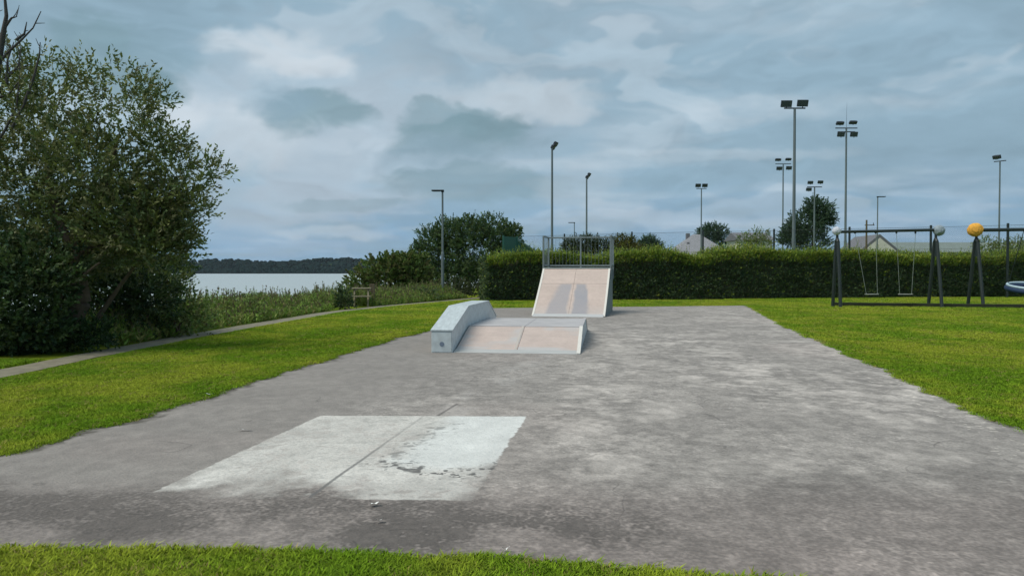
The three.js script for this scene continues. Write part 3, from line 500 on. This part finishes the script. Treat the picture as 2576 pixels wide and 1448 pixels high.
// ------------------------------------------------------------------ lamps
function floodlight(parent, x, y, z, w, h, tilt, turn = 0) {           // box lamp on a stirrup, glass below
  const g = new THREE.Group(); g.name = 'floodlight'; g.position.set(x, y, z); g.rotation.set(tilt, turn, 0, 'YXZ'); parent.add(g);
  part('housing', [box(w, h, .16, 0, 0, 0, .02), box(w * .7, h * .7, .1, 0, 0, -.11, .02)], lampMat, g);
  part('glass', box(w * .92, h * .88, .01, 0, 0, .083, .002), lensMat, g); return g;
}
function mast(label, px, py, depth, lamps, armY, opt = {}) {
  const topP = P(px, py, depth), t = thing('floodlight_mast', label, 'floodlight', [topP.x, 0, topP.z], 0, 'floodlight masts of the sports pitches'), h = topP.y;
  part('pole', [bar(V(0, -.1, 0), V(0, h * .3, 0), opt.r0 ?? .1, opt.r0 ?? .1, 10), bar(V(0, h * .3, 0), V(0, h, 0), (opt.r0 ?? .1) * .85, (opt.r1 ?? .06), 10)], poleMat, t);
  for (const [y, w, turn = 0] of armY) { const c = Math.cos(turn) * w / 2, s = -Math.sin(turn) * w / 2; part('crossarm', beam(V(-c, h + y, -s), V(c, h + y, s), .08, .08), lampMat, t); }
  for (const l of lamps) { floodlight(t, l[0], h + l[1], l[2] ?? 0, l[3], l[4], l[5] ?? .5, l[6] ?? 0); part('bracket', bar(V(l[0], h + l[1] - l[4] * .7, l[2] ?? 0), V(l[0], h + l[1], l[2] ?? 0), .03, .03, 6), lampMat, t); }
  return t;
}
mast('tallest floodlight mast with two broad lamps close behind the hedge', 2000, 272, 48.5, [[-.55, .27, .05, .68, .42, .35], [.52, .33, -.05, .68, .42, .35]], [[0, 1.35]], { r0: .125, r1: .075 });
mast('floodlight mast with four lamps and an aerial above the swing bar', 2130, 322, 66, [[-.55, .42, 0, .66, .3, .9], [.58, .48, 0, .66, .3, .9], [-.5, -.55, .1, .62, .42, .35], [.62, -.55, .1, .62, .42, .35]], [[0, 1.9], [-.32, 1.5]], { r0: .12, r1: .07 });
mast('floodlight mast with four lamps beside the tallest mast', 1971, 412, 92, [[-.62, .5, 0, .7, .3, .9], [.62, .55, 0, .7, .3, .9], [-.5, -.55, .1, .68, .42, .35], [.66, -.5, .1, .68, .42, .35]], [[0, 1.9]], { r0: .11, r1: .07 });
mast('floodlight mast with three lamps in front of a leafy tree', 2050, 470, 72, [[-.4, .42, 0, .5, .28, .5], [.55, .46, 0, .5, .28, .5], [-.58, -.24, .1, .5, .3, .4]], [[0, 1.4]], { r0: .11, r1: .06 });
mast('floodlight mast with two small lamps above the grey hipped roof', 1765, 474, 88, [[-.38, .36, 0, .62, .4, .5], [.4, .36, 0, .62, .4, .5]], [[0, 1.2]], { r0: .1, r1: .06 });
mast('floodlight mast with one angled lamp behind the bank ramp, the taller of two', 1389, 372, 60, [[.3, .32, 0, .5, .34, .5, 1.2], [.12, .12, -.3, .5, .34, .5, 1.2]], [[0, .6, 1.2]], { r0: .12, r1: .08 });
mast('floodlight mast with one angled lamp behind the bank ramp, the shorter of two', 1476, 447, 78, [[.28, .34, 0, .5, .34, .5, 1.2], [.1, .1, -.3, .5, .34, .5, 1.2]], [[0, .6, 1.2]], { r0: .12, r1: .08 });
mast('floodlight mast with lamps turned sideways beyond the orange ball', 2517, 405, 70, [[-.5, .32, .2, .55, .34, .6, -.9], [-.1, .42, -.2, .55, .34, .6, -.9]], [[0, 1.0, -.9]], { r0: .1, r1: .06 });
{ const m = scene.children.find((o) => o.userData.label?.includes('aerial')); const h = P(2130, 322, 66).y; part('aerial', bar(V(0, h, 0), V(.03, h + 2.2, 0), .015, .006, 5), lampMat, m); }
function streetLamp(label, px, pyBase, pyTop, depth, dir, r, headL) {
  const p = P(px, pyTop, depth), t = thing('street_lamp', label, 'street lamp', [p.x, 0, p.z]), h = p.y;
  part('lower_pole', [bar(V(0, -.1, 0), V(0, h * .42, 0), r, r, 12), bar(V(0, h * .42, 0), V(0, h * .44, 0), r, r * .72, 12)], poleMat, t);
  part('upper_pole', bar(V(0, h * .43, 0), V(0, h, 0), r * .72, r * .6, 12), poleMat, t);
  part('head', [box(headL, .07, .26, dir * headL * .42, h + .02, 0, .03), box(.16, .12, .12, 0, h, 0, .02)], lampMat, t);
  part('light_panel', box(headL * .6, .012, .18, dir * headL * .5, h - .021, 0, .003), lensMat, t); return t;
}
streetLamp('slim street lamp with flat head standing by the lakeside path', 1113, 752, 480, G(1113, 752).z * -1, -1, .078, .62);
streetLamp('distant street lamp with flat head behind the swing bar', 2209, 600, 495, 72, 1, .08, .8);
streetLamp('small distant street lamp seen through the bank ramp railing', 1445, 600, 560, 92, -1, .08, .8);

// ------------------------------------------------------------------ fences behind the hedge
{
  const tops = [[1240, 594], [1420, 590], [1590, 585], [1769, 581], [1948, 578], [2138, 573], [2343, 569], [2537, 564], [2760, 559]], HF = 4;
  const pts = tops.map(([px, py]) => { const d = (HF - EYE) * F / (HORIZON - py); return P(px, py, d).setY(0); });
  const o = pts[0], t = thing('ball_stop_fence', 'tall wire ball-stop fence with dark posts rising behind the hedge', 'fence', [o.x, 0, o.z]); const q = pts.map((p) => p.clone().sub(o));
  q.forEach((p) => part('fence_post', box(.1, HF + .12, .1, p.x, HF / 2, p.z, .01), darkSteel, t));
  for (let k = 0; k < q.length - 1; k++) {
    const a = q[k], b = q[k + 1], len = a.distanceTo(b), wires = []; part('line_wire', [bar(a.clone().setY(HF - .05), b.clone().setY(HF - .05), .009, .009, 4), bar(a.clone().setY(2.7), b.clone().setY(2.7), .006, .006, 4)], darkSteel, t);
    const n = Math.round(len / .12), at = (s, y) => a.clone().lerp(b, s).setY(y), sl = (HF - .1) / len;
    for (let i = -Math.ceil(n * sl); i <= n; i++) for (const dir of [1, -1]) { let s0 = i / n, s1 = s0 + sl, y0 = .05, y1 = HF - .05; if (s1 <= 0 || s0 >= 1) continue; if (s0 < 0) { y0 += -s0 / sl * (HF - .1); s0 = 0; } if (s1 > 1) { y1 -= (s1 - 1) / sl * (HF - .1); s1 = 1; } if (y1 < 2) continue; if (y0 < 2) { s0 += (2 - y0) / (HF - .1) * sl; y0 = 2; } if (dir < 0) { s0 = 1 - s0; s1 = 1 - s1; } wires.push(bar(at(s0, y0), at(s1, y1), .0022, .0022, 3)); }
    part('wire_mesh', wires, darkSteel, t, 'stuff');
  }
}
{
  const HF = 3.5, A = P(1266, 592, 43.5), g = S({ color: col(28, 86, 74), roughness: .6 }), seq = [[1301, 45], [1316, 51], [1332, 59], [1350, 70], [1372, 88]];
  const t = thing('green_court_fence', 'green mesh court fence with a solid green screen receding behind the hedge', 'fence', [A.x, 0, A.z]);
  const q = [V(0, 0, 0), ...seq.map(([px, d]) => P(px, 620, d).setY(0).sub(V(A.x, 0, A.z)))];
  part('wind_screen', beam(V(0, 1.95, 0), q[1].clone().setY(1.95), .03, 3.0), g, t);
  q.forEach((p) => part('fence_post', box(.1, HF, .1, p.x, HF / 2, p.z, .01), g, t));
  for (let k = 1; k < q.length - 1; k++) { part('top_rail', beam(q[k].clone().setY(3.3), q[k + 1].clone().setY(3.3), .08, .16), g, t); const n = Math.round(q[k].distanceTo(q[k + 1]) / .22), w = []; for (let i = 1; i < n; i++) { const p = q[k].clone().lerp(q[k + 1], i / n); w.push(bar(p.clone().setY(.1), p.clone().setY(3.28), .012, .012, 4)); } part('wire_mesh', w, g, t, 'stuff'); }
}

// ------------------------------------------------------------------ swings
const ballTex = (rgb) => { const m = mottled(rgb, .4, 14, 2, { roughness: .9 }); return m; };
function ballGeo(r, seed) { const g = new THREE.IcosahedronGeometry(r, 4), p = g.attributes.position, v = V(0, 0, 0); for (let i = 0; i < p.count; i++) { v.fromBufferAttribute(p, i); const n = v.clone().normalize(), k = 1 + (n2(n.x * 4 + seed + 9, n.y * 4 + n.z * 3 + 9) - .5) * .16; v.multiplyScalar(k); p.setXYZ(i, v.x, v.y, v.z); } g.computeVertexNormals(); return boxUV(g); }
const BARH = 3.02;
function aFrame(t, x, z, spread, name = 'leg') {                       // narrow arch of two legs across the bar
  for (const s of [-1, 1]) part(name, [bar(V(x, -.05, z + s * spread), V(x, BARH - .42, z + s * .09), .066, .066, 10), bar(V(x, BARH - .42, z + s * .09), V(x, BARH - .3, z), .066, .066, 10)], darkSteel, t);
  part('tie_plate', box(.02, .5, .34, x, BARH - .75, z, .004), darkSteel, t);
}
const swZ = -30.3;
{
  const xl = (2106 - CX) / F * 30.3, xr = (2354 - CX) / F * 30.3, t = thing('swing_set', 'dark steel swing frame with grey and white balls on its ends', 'swing frame', [xl, 0, swZ]), w = xr - xl;
  aFrame(t, 0, 0, .37); aFrame(t, w, 0, .5);
  for (const x of [0, w]) part('hub', bar(V(x, BARH - .34, 0), V(x, BARH + .02, 0), .05, .05, 10), darkSteel, t);
  part('crossbar', bar(V(.02, BARH - .02, 0), V(w - .02, BARH + .06, 0), .058, .058, 12), darkSteel, t);
  const b0 = part('ball', ballGeo(.17, 1), ballTex([186, 192, 204]), t); b0.position.set(-.02, BARH + .02, 0); b0.userData.label = 'pale white ball';
  const b1 = part('ball', ballGeo(.22, 5), ballTex([134, 148, 158]), t); b1.position.set(w + .12, BARH + .04, 0); b1.userData.label = 'grey ball';
}
{
  const xl = (2456 - CX) / F * 30.3, t = thing('swing_set', 'dark steel swing frame with an orange ball on its end', 'swing frame', [xl, 0, swZ]), w = 3.9;
  aFrame(t, 0, 0, .52); aFrame(t, w, 0, .52);
  for (const x of [0, w]) part('hub', bar(V(x, BARH - .34, 0), V(x, BARH + .05, 0), .05, .05, 10), darkSteel, t);
  part('crossbar', bar(V(.02, BARH + .05, 0), V(w, BARH + .1, 0), .07, .07, 12), darkSteel, t);
  const b0 = part('ball', ballGeo(.28, 3), ballTex([214, 158, 62]), t); b0.position.set(-.06, BARH + .06, .02); b0.userData.label = 'orange ball';
  const b1 = part('ball', ballGeo(.25, 7), ballTex([214, 158, 62]), t); b1.position.set(w + .06, BARH + .1, .02);
}
const chainMat = S({ color: col(150, 158, 150), roughness: .5, metalness: .4 });
function chain(parent, a, b) { const n = Math.round(a.distanceTo(b) / .055), g = []; for (let k = 0; k < n; k++) { const p = a.clone().lerp(b, k / n), q = a.clone().lerp(b, (k + 1.15) / n), o = k % 2 ? .006 : 0; g.push(bar(p.clone().add(V(o, 0, .006 - o)), q.clone().add(V(o, 0, .006 - o)), .0095, .0095, 4)); } part('chain', g, chainMat, parent); }
function swing(label, pxa, pxb, pya, ta, tb, dz) {
  const d = 30.3 - dz, a = P(pxa, pya, d), b = P(pxb, pya, d), A = P(ta, 584, 30.3), Bp = P(tb, 582, 30.3); A.y = Bp.y = BARH - .07; const c = a.clone().add(b).multiplyScalar(.5);
  const t = thing('swing', label, 'swing', [c.x, c.y - .03, c.z], 0, 'flat swings'), O = t.position;
  const w = a.distanceTo(b);
  part('seat', box(w + .06, .035, .17, 0, .0, 0, .012), mottled([140, 144, 136], .3, 8, 2), t);
  chain(t, V(-w / 2, .01, 0), A.clone().sub(O)); chain(t, V(w / 2, .01, 0), Bp.clone().sub(O));
  for (const p of [A, Bp]) part('hanger', box(.06, .12, .05, p.x - O.x, p.y + .04 - O.y, p.z - O.z, .01), darkSteel, t);
}
swing('flat swing hanging twisted with its seat pulled to one side, by the white ball', 2180, 2208, 738, 2152, 2204, .1);
swing('flat swing hanging straight with even chains, by the grey ball', 2264, 2294, 738, 2256, 2304, .0);
{
  const c = P(2604, 724, 30.3), t = thing('basket_swing', 'dark blue basket swing hanging from the orange ball frame', 'swing', [c.x, c.y, c.z]), navy = S({ color: col(28, 52, 84), roughness: .8 }), t0 = t.rotation.x = .14, pale = S({ color: col(170, 192, 204), roughness: .8 });
  const ring = new THREE.TorusGeometry(.92, .11, 12, 44); ring.rotateX(Math.PI / 2); ring.translate(0, -.06, 0); part('ring', ring, navy, t);
  const band = new THREE.TorusGeometry(.93, .05, 8, 44); band.rotateX(Math.PI / 2); band.translate(0, .075, 0); part('rope_wrap', band, pale, t);
  const net = []; for (let k = -6; k <= 6; k++) { const o = k * .13, l = Math.sqrt(.86 - o * o), f = (x, z) => V(x, -.08 - .12 * (1 - (x * x + z * z) / .86), z); for (let j = 0; j < 6; j++) { const s0 = lerp(-l, l, j / 6), s1 = lerp(-l, l, (j + 1) / 6); net.push(bar(f(o, s0), f(o, s1), .011, .011, 4), bar(f(s0, o), f(s1, o), .011, .011, 4)); } } part('net', net, navy, t, 'stuff');
  for (const [sx, sz] of [[-1, -1], [-1, 1], [1, -1], [1, 1]]) part('rope', bar(V(sx * .65, 0, sz * .65), V(sx * .45, BARH + .02 - c.y, sz * .03 - .3), .014, .014, 6), darkSteel, t);
}
{
  const a = G(2098, 769.5), b = G(2720, 777), t = thing('dark_edging', 'low dark kerb set in the grass along the swings', 'edging', [a.x, 0, a.z]);  // dark band at the swing feet, modelled as a low raised edging
  const n = 6, e = b.clone().sub(a); for (let k = 0; k < n; k++) { const p = e.clone().multiplyScalar((k + .004) / n).setY(.04), q = e.clone().multiplyScalar((k + .996) / n).setY(.04); part('edging_length', beam(p.setY(.07), q.setY(.07), .12, .17), mottled([40, 46, 32], .4, 10, 1, { roughness: 1 }), t); }
}
// ------------------------------------------------------------------ picnic table by the path
{
  const c = G(905, 772), t = thing('picnic_table', 'weathered timber picnic table with fixed benches beside the lake path', 'picnic table', [c.x - .02, .0, c.z - .45], .16), L = .68;
  for (let k = 0; k < 5; k++) part('table_plank', box(L * 1.12, .04, .13, 0, .74, (k - 2) * .14, .008), timber, t);
  for (const s of [-1, 1]) for (let k = 0; k < 2; k++) part('bench_plank', box(L * 1.12, .04, .13, 0, .43, s * (.62 + k * .14), .008), timber, t);
  for (const x of [-.27, .27]) { for (const s of [-1, 1]) part('leg', beam(V(x, 0, s * .66), V(x, .72, s * .2), .06, .09), timber, t); part('bench_bearer', box(.05, .08, 1.5, x + .056, .37, 0, .008), timber, t); part('table_bearer', box(.05, .07, .66, x + .056, .685, 0, .008), timber, t); }
}
{
  const c = G(936, 768), t = thing('timber_post_pair', 'pair of stout brown timber posts behind the picnic table', 'post', [c.x, 0, c.z]);
  for (const x of [-.062, .062]) part('post', box(.11, .95, .11, x, .43, x * .3, .012), timberDark, t);
}
shrub('dark_shrub', 'small blackish shrub at the end of the picnic table', [[862, 750, 13, 22, 70], [870, 762, 16, 16, 60]], 28.4, darkLeaf, 81, { leaf: .08, wid: .05, stems: 3, stemR: .5 });
{
  const a = G(853, 776), t = thing('leaning_plank', 'pale timber plank leaning out of the small dark shrub', 'plank', [a.x, 0, a.z]);
  part('board', beam(V(-.05, .08, .0), V(.32, .42, .0), .03, .1), timber, t); part('board', beam(V(.32, .42, .0), V(.36, -.02, -.05), .05, .06), timber, t);
}
// ------------------------------------------------------------------ litter on the pad
const scrapMat = S({ color: col(222, 224, 222), roughness: .7, side: THREE.DoubleSide });
function scrap(label, px, py, w, l, turn, seed) {
  const c = G(px, py), t = thing('litter_scrap', label, 'litter', [c.x, .018, c.z], turn), n = 8, r = rng(seed), pos = [], idx = [];
  for (let k = 0; k <= n; k++) { const s = k / n - .5, ww = w * (.35 + .65 * Math.sin(Math.PI * (k + .5) / (n + 1))) / 2, y = Math.abs(s) * .03 + r() * .008, zz = s * s * l * .8; pos.push(s * l, y, zz - ww, s * l, y + .006, zz + ww); } for (let k = 0; k < n; k++) idx.push(k * 2, k * 2 + 1, k * 2 + 2, k * 2 + 1, k * 2 + 3, k * 2 + 2);
  const g = new THREE.BufferGeometry(); g.setAttribute('position', new THREE.Float32BufferAttribute(pos, 3)); g.setIndex(idx); g.computeVertexNormals(); part('paper', g, scrapMat, t);
}
scrap('curled white paper scrap in front of the white patch', 941, 1278, .035, .065, .5, 1);
scrap('small thin white scrap nearer the grass below the curled paper', 955, 1320, .02, .05, .4, 2);
scrap('thin white strip on bare asphalt beside the white patch', 617, 1087, .03, .12, .05, 3);
scrap('white crumpled scrap at the edge of the lawn by the pad', 530, 997, .05, .09, 0, 4);
scrap('tiny white scrap on the dirty asphalt by the front grass', 1272, 1394, .02, .04, .3, 5);
scrap('pale scrap lying in the grass below the swing seats', 2214, 760, .12, .22, 0, 6);

// ------------------------------------------------------------------ far houses and trees
const render = mottled([206, 204, 194], .12, 6, .2), slate = mottled([132, 134, 140], .2, 16, .4, { roughness: .8 }), slateDark = mottled([104, 106, 112], .2, 16, .4), glass = S({ color: col(48, 56, 64), roughness: .1 }), tealRoof = mottled([112, 124, 120], .15, 10, .2);
function house(label, pxc, depth, wid, dep, wallH, roofH, kind, turn, roofM, wallM = render) {
  const p = P(pxc, 640, depth), t = thing('house', label, 'house', [p.x, 0, p.z], turn);
  part('wall', box(wid, wallH, dep, 0, wallH / 2, 0, .02), wallM, t);
  const w = wid / 2 + .4, d = dep / 2 + .4, y0 = wallH + .01, y1 = wallH + roofH; let v, f;
  if (kind === 'hip') { const k = Math.max(.3, w - d); v = [-w, y0, d, w, y0, d, w, y0, -d, -w, y0, -d, -k, y1, 0, k, y1, 0]; f = [0, 1, 5, 0, 5, 4, 1, 2, 5, 2, 3, 4, 2, 4, 5, 3, 0, 4, 0, 2, 1, 0, 3, 2]; }
  else if (kind === 'gableFront') { v = [-w, y0, d, w, y0, d, w, y0, -d, -w, y0, -d, 0, y1, d, 0, y1, -d]; f = [1, 2, 5, 1, 5, 4, 3, 0, 4, 3, 4, 5, 0, 2, 1, 0, 3, 2, 0, 1, 4, 2, 3, 5]; }
  else { v = [-w, y0, d, w, y0, d, w, y0, -d, -w, y0, -d, -w, y1, 0, w, y1, 0]; f = [0, 1, 5, 0, 5, 4, 2, 3, 4, 2, 4, 5, 3, 0, 4, 1, 2, 5, 0, 2, 1, 0, 3, 2]; }
  const g = new THREE.BufferGeometry(); g.setAttribute('position', new THREE.Float32BufferAttribute(v, 3)); g.setIndex(f); const gg = boxUV(g.toNonIndexed()); gg.computeVertexNormals();
  const roof = part('roof', gg, roofM, t);
  if (kind === 'gableFront') part('gable_wall', prismX([[-w + .5, y0 + .02], [w - .5, y0 + .02], [0, y1 - .45]], d - .02, d + .03), wallM, t);
  for (const x of [-wid * .28, wid * .28]) { const win = part('window', box(1.2, 1.1, .06, x, wallH * .55, dep / 2 + .02, .01), S({ color: col(225, 225, 222), roughness: .6 }), t); part('pane', box(1.0, .9, .02, x, wallH * .55, dep / 2 + .056, .004), glass, win); }
  return [t, roof];
}
function prismX(pts, z0, z1) { const g = new THREE.ExtrudeGeometry(new THREE.Shape(pts.map(([x, y]) => new THREE.Vector2(x, y))), { depth: z1 - z0, bevelEnabled: false }); g.translate(0, 0, z0); return boxUV(g.index ? g.toNonIndexed() : g); }
{ const [t, roof] = house('bungalow with broad grey hipped roof beyond the pitch', 1752, 104, 8.6, 7.6, 3.2, 3.35, 'hip', 0, slate); part('chimney', box(.5, .9, .5, -1.1, 6.25, -.3, .01), slateDark, roof); part('roof_vent', box(.3, .24, .3, -1.5, 5.3, 1.6, .01), slateDark, roof); part('roof_vent', box(.3, .24, .3, 2.4, 5.0, 1.2, .01), slateDark, roof); }
house('pale house with a straight eave half hidden by an open shrub', 1884, 112, 4.6, 6, 6.0, 1.2, 'side', .05, slateDark);
house('white gabled house seen under the swing bar', 2181, 98, 4.4, 7, 3.9, 2.2, 'gableFront', -.05, slateDark);
house('long low pale building with grey green roof beyond the swings', 2420, 128, 26, 9, 4.6, 1.8, 'side', .04, tealRoof, mottled([196, 200, 196], .1, 6, .2));
house('long pale hall beyond the orange ball swing frame', 2760, 118, 12, 9, 4.4, 2, 'side', .02, tealRoof);
{
  const d = 88, p = P(2181, 553, d), t = thing('utility_pole', 'timber utility pole with a short crossarm beyond the swings', 'utility pole', [p.x, 0, p.z]); part('pole', bar(V(0, -.1, 0), V(0, p.y, 0), .14, .1, 8), timberDark, t); part('crossarm', box(1.1, .1, .1, .35, p.y - .6, 0, .01), timberDark, t); for (const x of [0, .8]) part('insulator', bar(V(x, p.y - .55, 0), V(x, p.y - .32, 0), .05, .04, 6), lensMat, t);
}
function farTree(name, label, lobes, dp, palette, seed, leaf) {
  const cx = lobes.reduce((a, l) => a + l[0], 0) / lobes.length, o = P(cx, 650, dp).setY(0), t = thing(name, label, 'tree', [o.x, 0, o.z], 0, 'trees beyond the hedge'), L = new Leaves(seed), k = dp / F;
  for (const [px, py, r, n] of lobes) L.lobe(P(px, py, dp).sub(o), r * k, r * k * .9, r * k, Math.round(n * 1.9), { pal: palette, len: leaf * 2.4, n: 9, leaf: leaf * .8, wid: leaf * .5, up: .4, inner: .38 });
  part('crown', L.geo(), leafMat, t, 'stuff'); const top = P(cx, lobes[0][1], dp).y; part('trunk', limbs([[[V(0, -.1, 0), V(.05, top * .5, 0), V(0, top, 0)], .18, .05]]), bark, t);
}
farTree('leafy_tree', 'leaning bushy blue green tree behind the tallest floodlight mast', [[2030, 570, 46, 420], [2065, 535, 30, 230], [2000, 590, 34, 260], [2080, 555, 20, 100], [2050, 520, 22, 120], [2092, 548, 9, 18], [1985, 600, 22, 110], [2045, 610, 45, 260]], 76, blueGreen, 91, .2);
farTree('leafy_tree', 'flat-topped dark tree behind the grey hipped roof', [[1790, 585, 24, 200], [1770, 588, 14, 70], [1812, 588, 18, 110], [1795, 610, 22, 90], [1822, 612, 8, 20]], 125, blueGreen, 92, .28);
farTree('leafy_tree', 'open scrubby tree beside the pale house', [[1900, 600, 26, 70], [1875, 605, 18, 40], [1920, 590, 14, 22], [1915, 615, 24, 70]], 84, bramble, 93, .17);
farTree('leafy_tree', 'small dark tree between the bank ramp and grey roof', [[1634, 612, 18, 120], [1622, 618, 14, 70], [1650, 618, 12, 50], [1634, 632, 24, 90]], 70, blueGreen, 94, .16);
farTree('leafy_tree', 'yellow green bush showing above the hedge beside the bank ramp', [[1565, 618, 28, 220], [1590, 628, 26, 160], [1548, 630, 20, 110], [1570, 645, 40, 160]], 47, pal([.12, .125, .025], [.09, .11, .02], [.14, .12, .03]), 95, .11);
farTree('leafy_tree', 'green growth seen through the bank ramp railing above the hedge', [[1440, 625, 26, 170], [1480, 618, 26, 170], [1512, 622, 22, 140], [1460, 640, 50, 200]], 46, pal([.05, .08, .025], [.04, .065, .025], [.06, .08, .03]), 96, .11);
farTree('leafy_tree', 'scrubby growth above the hedge beside the orange ball frame', [[2480, 620, 26, 90], [2520, 626, 26, 90], [2556, 622, 24, 90], [2590, 622, 24, 90]], 47.5, bramble, 97, .1);

// ------------------------------------------------------------------ far shore
{
  const hy = (x, z) => { const t = sm(-1290, -1480, z); const r = 11 + 8 * fbm(x / 260 + 4, 2, 3) + 12 * Math.exp(-Math.pow((x + 335) / 85, 2)) + 8 * Math.exp(-Math.pow((x + 570) / 80, 2)); return -1.6 + t * r + sm(-1480, -2300, z) * 10 * fbm(x / 500, z / 500, 3); };
  const g = gridMesh(range(-2600, 3200, 160), [-1285, -1295, -1310, -1330, -1360, -1400, -1440, -1480, -1540, -1700, -2000, -2400], (x, z) => V(x, hy(x, z), z + 18 * (fbm(x / 90, 8, 3) - .5) * (z > -1400 ? 1 : 0)));
  const hillTex = tex(512, 512, (u, v) => { const n = tile(u, v, 6, 4), f = tile(u, v, 60, 3); const k = sm(.52, .58, n); return [lerp(.010, .03, k) * (.7 + f * .6), lerp(.022, .05, k) * (.7 + f * .6), lerp(.02, .022, k) * (.7 + f * .6)]; });
  hillTex.repeat.set(1 / 420, 1 / 150);
  structure('far_hills', g, new THREE.MeshPhysicalMaterial({ map: hillTex, roughness: 1, specularIntensity: 0 }));
  const cg = new THREE.IcosahedronGeometry(1, 2), p = cg.attributes.position; for (let i = 0; i < p.count; i++) { const x = p.getX(i), y = p.getY(i), z = p.getZ(i), k = .8 + .45 * n2(x * 3 + 7, y * 3 + z * 2 + 9); p.setXYZ(i, x * k, y * k, z * k); } cg.computeVertexNormals();
  const N = 9000, im = new THREE.InstancedMesh(cg, new THREE.MeshPhysicalMaterial({ color: 0xffffff, roughness: 1, specularIntensity: 0 }), N), m = new THREE.Matrix4(), r = rng(7), c = new THREE.Color(); im.name = 'far_wood'; im.userData = { kind: 'stuff', label: 'distant woodland on the far shore of the lake', category: 'woodland' }; im.castShadow = im.receiveShadow = true;
  for (let i = 0; i < N; i++) { let x, z; do { x = -1500 + r() * 2400; z = -1292 - Math.pow(r(), 1.3) * 220; } while (fbm(x / 120 + 9, z / 60, 3) < .43 && r() < .85); const s = 1.6 + r() * 2.6; m.compose(V(x, hy(x, z) + s * .55, z), new THREE.Quaternion().setFromAxisAngle(V(0, 1, 0), r() * 6), V(s * (1 + r() * .5), s * (.8 + r() * .5), s)); im.setMatrixAt(i, m); const q = .7 + r() * .6; c.setRGB(.010 * q, .022 * q, .021 * q); im.setColorAt(i, c); }
  scene.add(im);
}

// ------------------------------------------------------------------ grass blades
{
  const r = rng(99), pos = [], colr = [], idx = [];
  for (let k = 0; k < 16; k++) { const a = r() * 6.28, x = (r() - .5) * .09, z = (r() - .5) * .09, h = .6 + r() * .6, w = .0024 + r() * .002, l = (.25 + r() * .5) * .05, b = pos.length / 3, dx = Math.cos(a), dz = Math.sin(a), j = .8 + r() * .45; pos.push(x - dz * w, -.01, z + dx * w, x + dz * w, -.01, z - dx * w, x + dx * l * .5 + dz * w * .7, h * .03, z + dz * l * .5 - dx * w * .7, x + dx * l * .5 - dz * w * .7, h * .03, z + dz * l * .5 + dx * w * .7, x + dx * l * 1.3, h * .05, z + dz * l * 1.3); for (let q = 0; q < 5; q++) colr.push(j, j, j); idx.push(b, b + 1, b + 2, b, b + 2, b + 3, b + 3, b + 2, b + 4); }
  const g = new THREE.BufferGeometry(); g.setAttribute('position', new THREE.Float32BufferAttribute(pos, 3)); g.setAttribute('color', new THREE.Float32BufferAttribute(colr, 3)); g.setIndex(idx); g.computeVertexNormals();
  const list = [], c = new THREE.Color();
  const scatter = (n, x0, x1, z0, z1, s0, s1, test) => { for (let k = 0; k < n; k++) { const x = lerp(x0, x1, r()), z = lerp(z0, z1, r()); if (onPad(x, z) || onPath(x, z) || (test && !test(x, z))) { const e = .06; if (onPath(x, z) || (test && !test(x, z)) || (onPad(x + e, z) && onPad(x - e, z) && onPad(x, z + e) && onPad(x, z - e)) || r() < .35) continue; } const s = lerp(s0, s1, r()); list.push([x, z, s]); } };
  scatter(26000, -3.6, 3.9, -2.7, -4.15, .8, 1.5, (x, z) => z > frontZ(x) - .03);
  const lf = (x, z) => x < leftEdge(z) + .1 && x > pathMid(z) + PATHW - .1, rt = (x, z) => x > rightEdge(z) - .1;
  scatter(46000, -8, -2.2, -5, -13, .8, 1.4, lf); scatter(26000, -7.2, -1, -13, -24, 1.1, 1.8, lf); scatter(14000, -6.8, 0, -24, -37, 1.5, 2.4, lf);
  scatter(46000, 3.8, 11, -6, -15, .8, 1.4, rt); scatter(40000, 5.5, 18, -15, -27, 1.2, 2, rt); scatter(30000, 8, 30, -27, -42, 1.6, 2.6, rt);
  scatter(30000, 3.4, 9, -2.2, -6, .8, 1.4, rt); scatter(16000, -8, -3.6, -2.2, -5, .8, 1.4, lf); scatter(8000, -1, 11, -30, -38, 1.5, 2.4); scatter(9000, -8.3, -7, -5, -12, 1, 2.2, (x, z) => x < pathMid(z) - PATHW + .05);
  const im = new THREE.InstancedMesh(g, new THREE.MeshPhysicalMaterial({ vertexColors: true, roughness: .95, specularIntensity: .15, side: THREE.DoubleSide, transmission: .25, thickness: 0 }), list.length), m = new THREE.Matrix4(), e = new THREE.Quaternion(), up = V(0, 1, 0);
  list.forEach(([x, z, s], i) => { e.setFromAxisAngle(up, r() * 6.28); m.compose(V(x, 0, z), e, V(s, Math.min(s, .8 + .25 * s) * (.38 + r() * .34), s)); im.setMatrixAt(i, m); const y = sm(.36, .66, fbm(x * .7 + 3, z * .5, 4) * .6 + fbm(x * 2.6, z * 2.2 + 7, 3) * .4), q = .68 + r() * .6; if (r() < .05) c.setRGB(.30 * q, .25 * q, .09 * q); else c.setRGB(lerp(.15, .30, y) * q, lerp(.27, .36, y) * q, lerp(.014, .034, y) * q); im.setColorAt(i, c); });
  im.name = 'lawn_grass'; im.userData = { kind: 'stuff', label: 'short mown green grass round the skate pad', category: 'grass' }; im.castShadow = im.receiveShadow = true; scene.add(im);
}
let tri = 0; scene.traverse((o) => { if (o.isMesh && !o.isInstancedMesh) tri += (o.geometry.index ? o.geometry.index.count : o.geometry.attributes.position.count) / 3; });
console.log('triangles', Math.round(tri));
renderer.render(scene, camera);
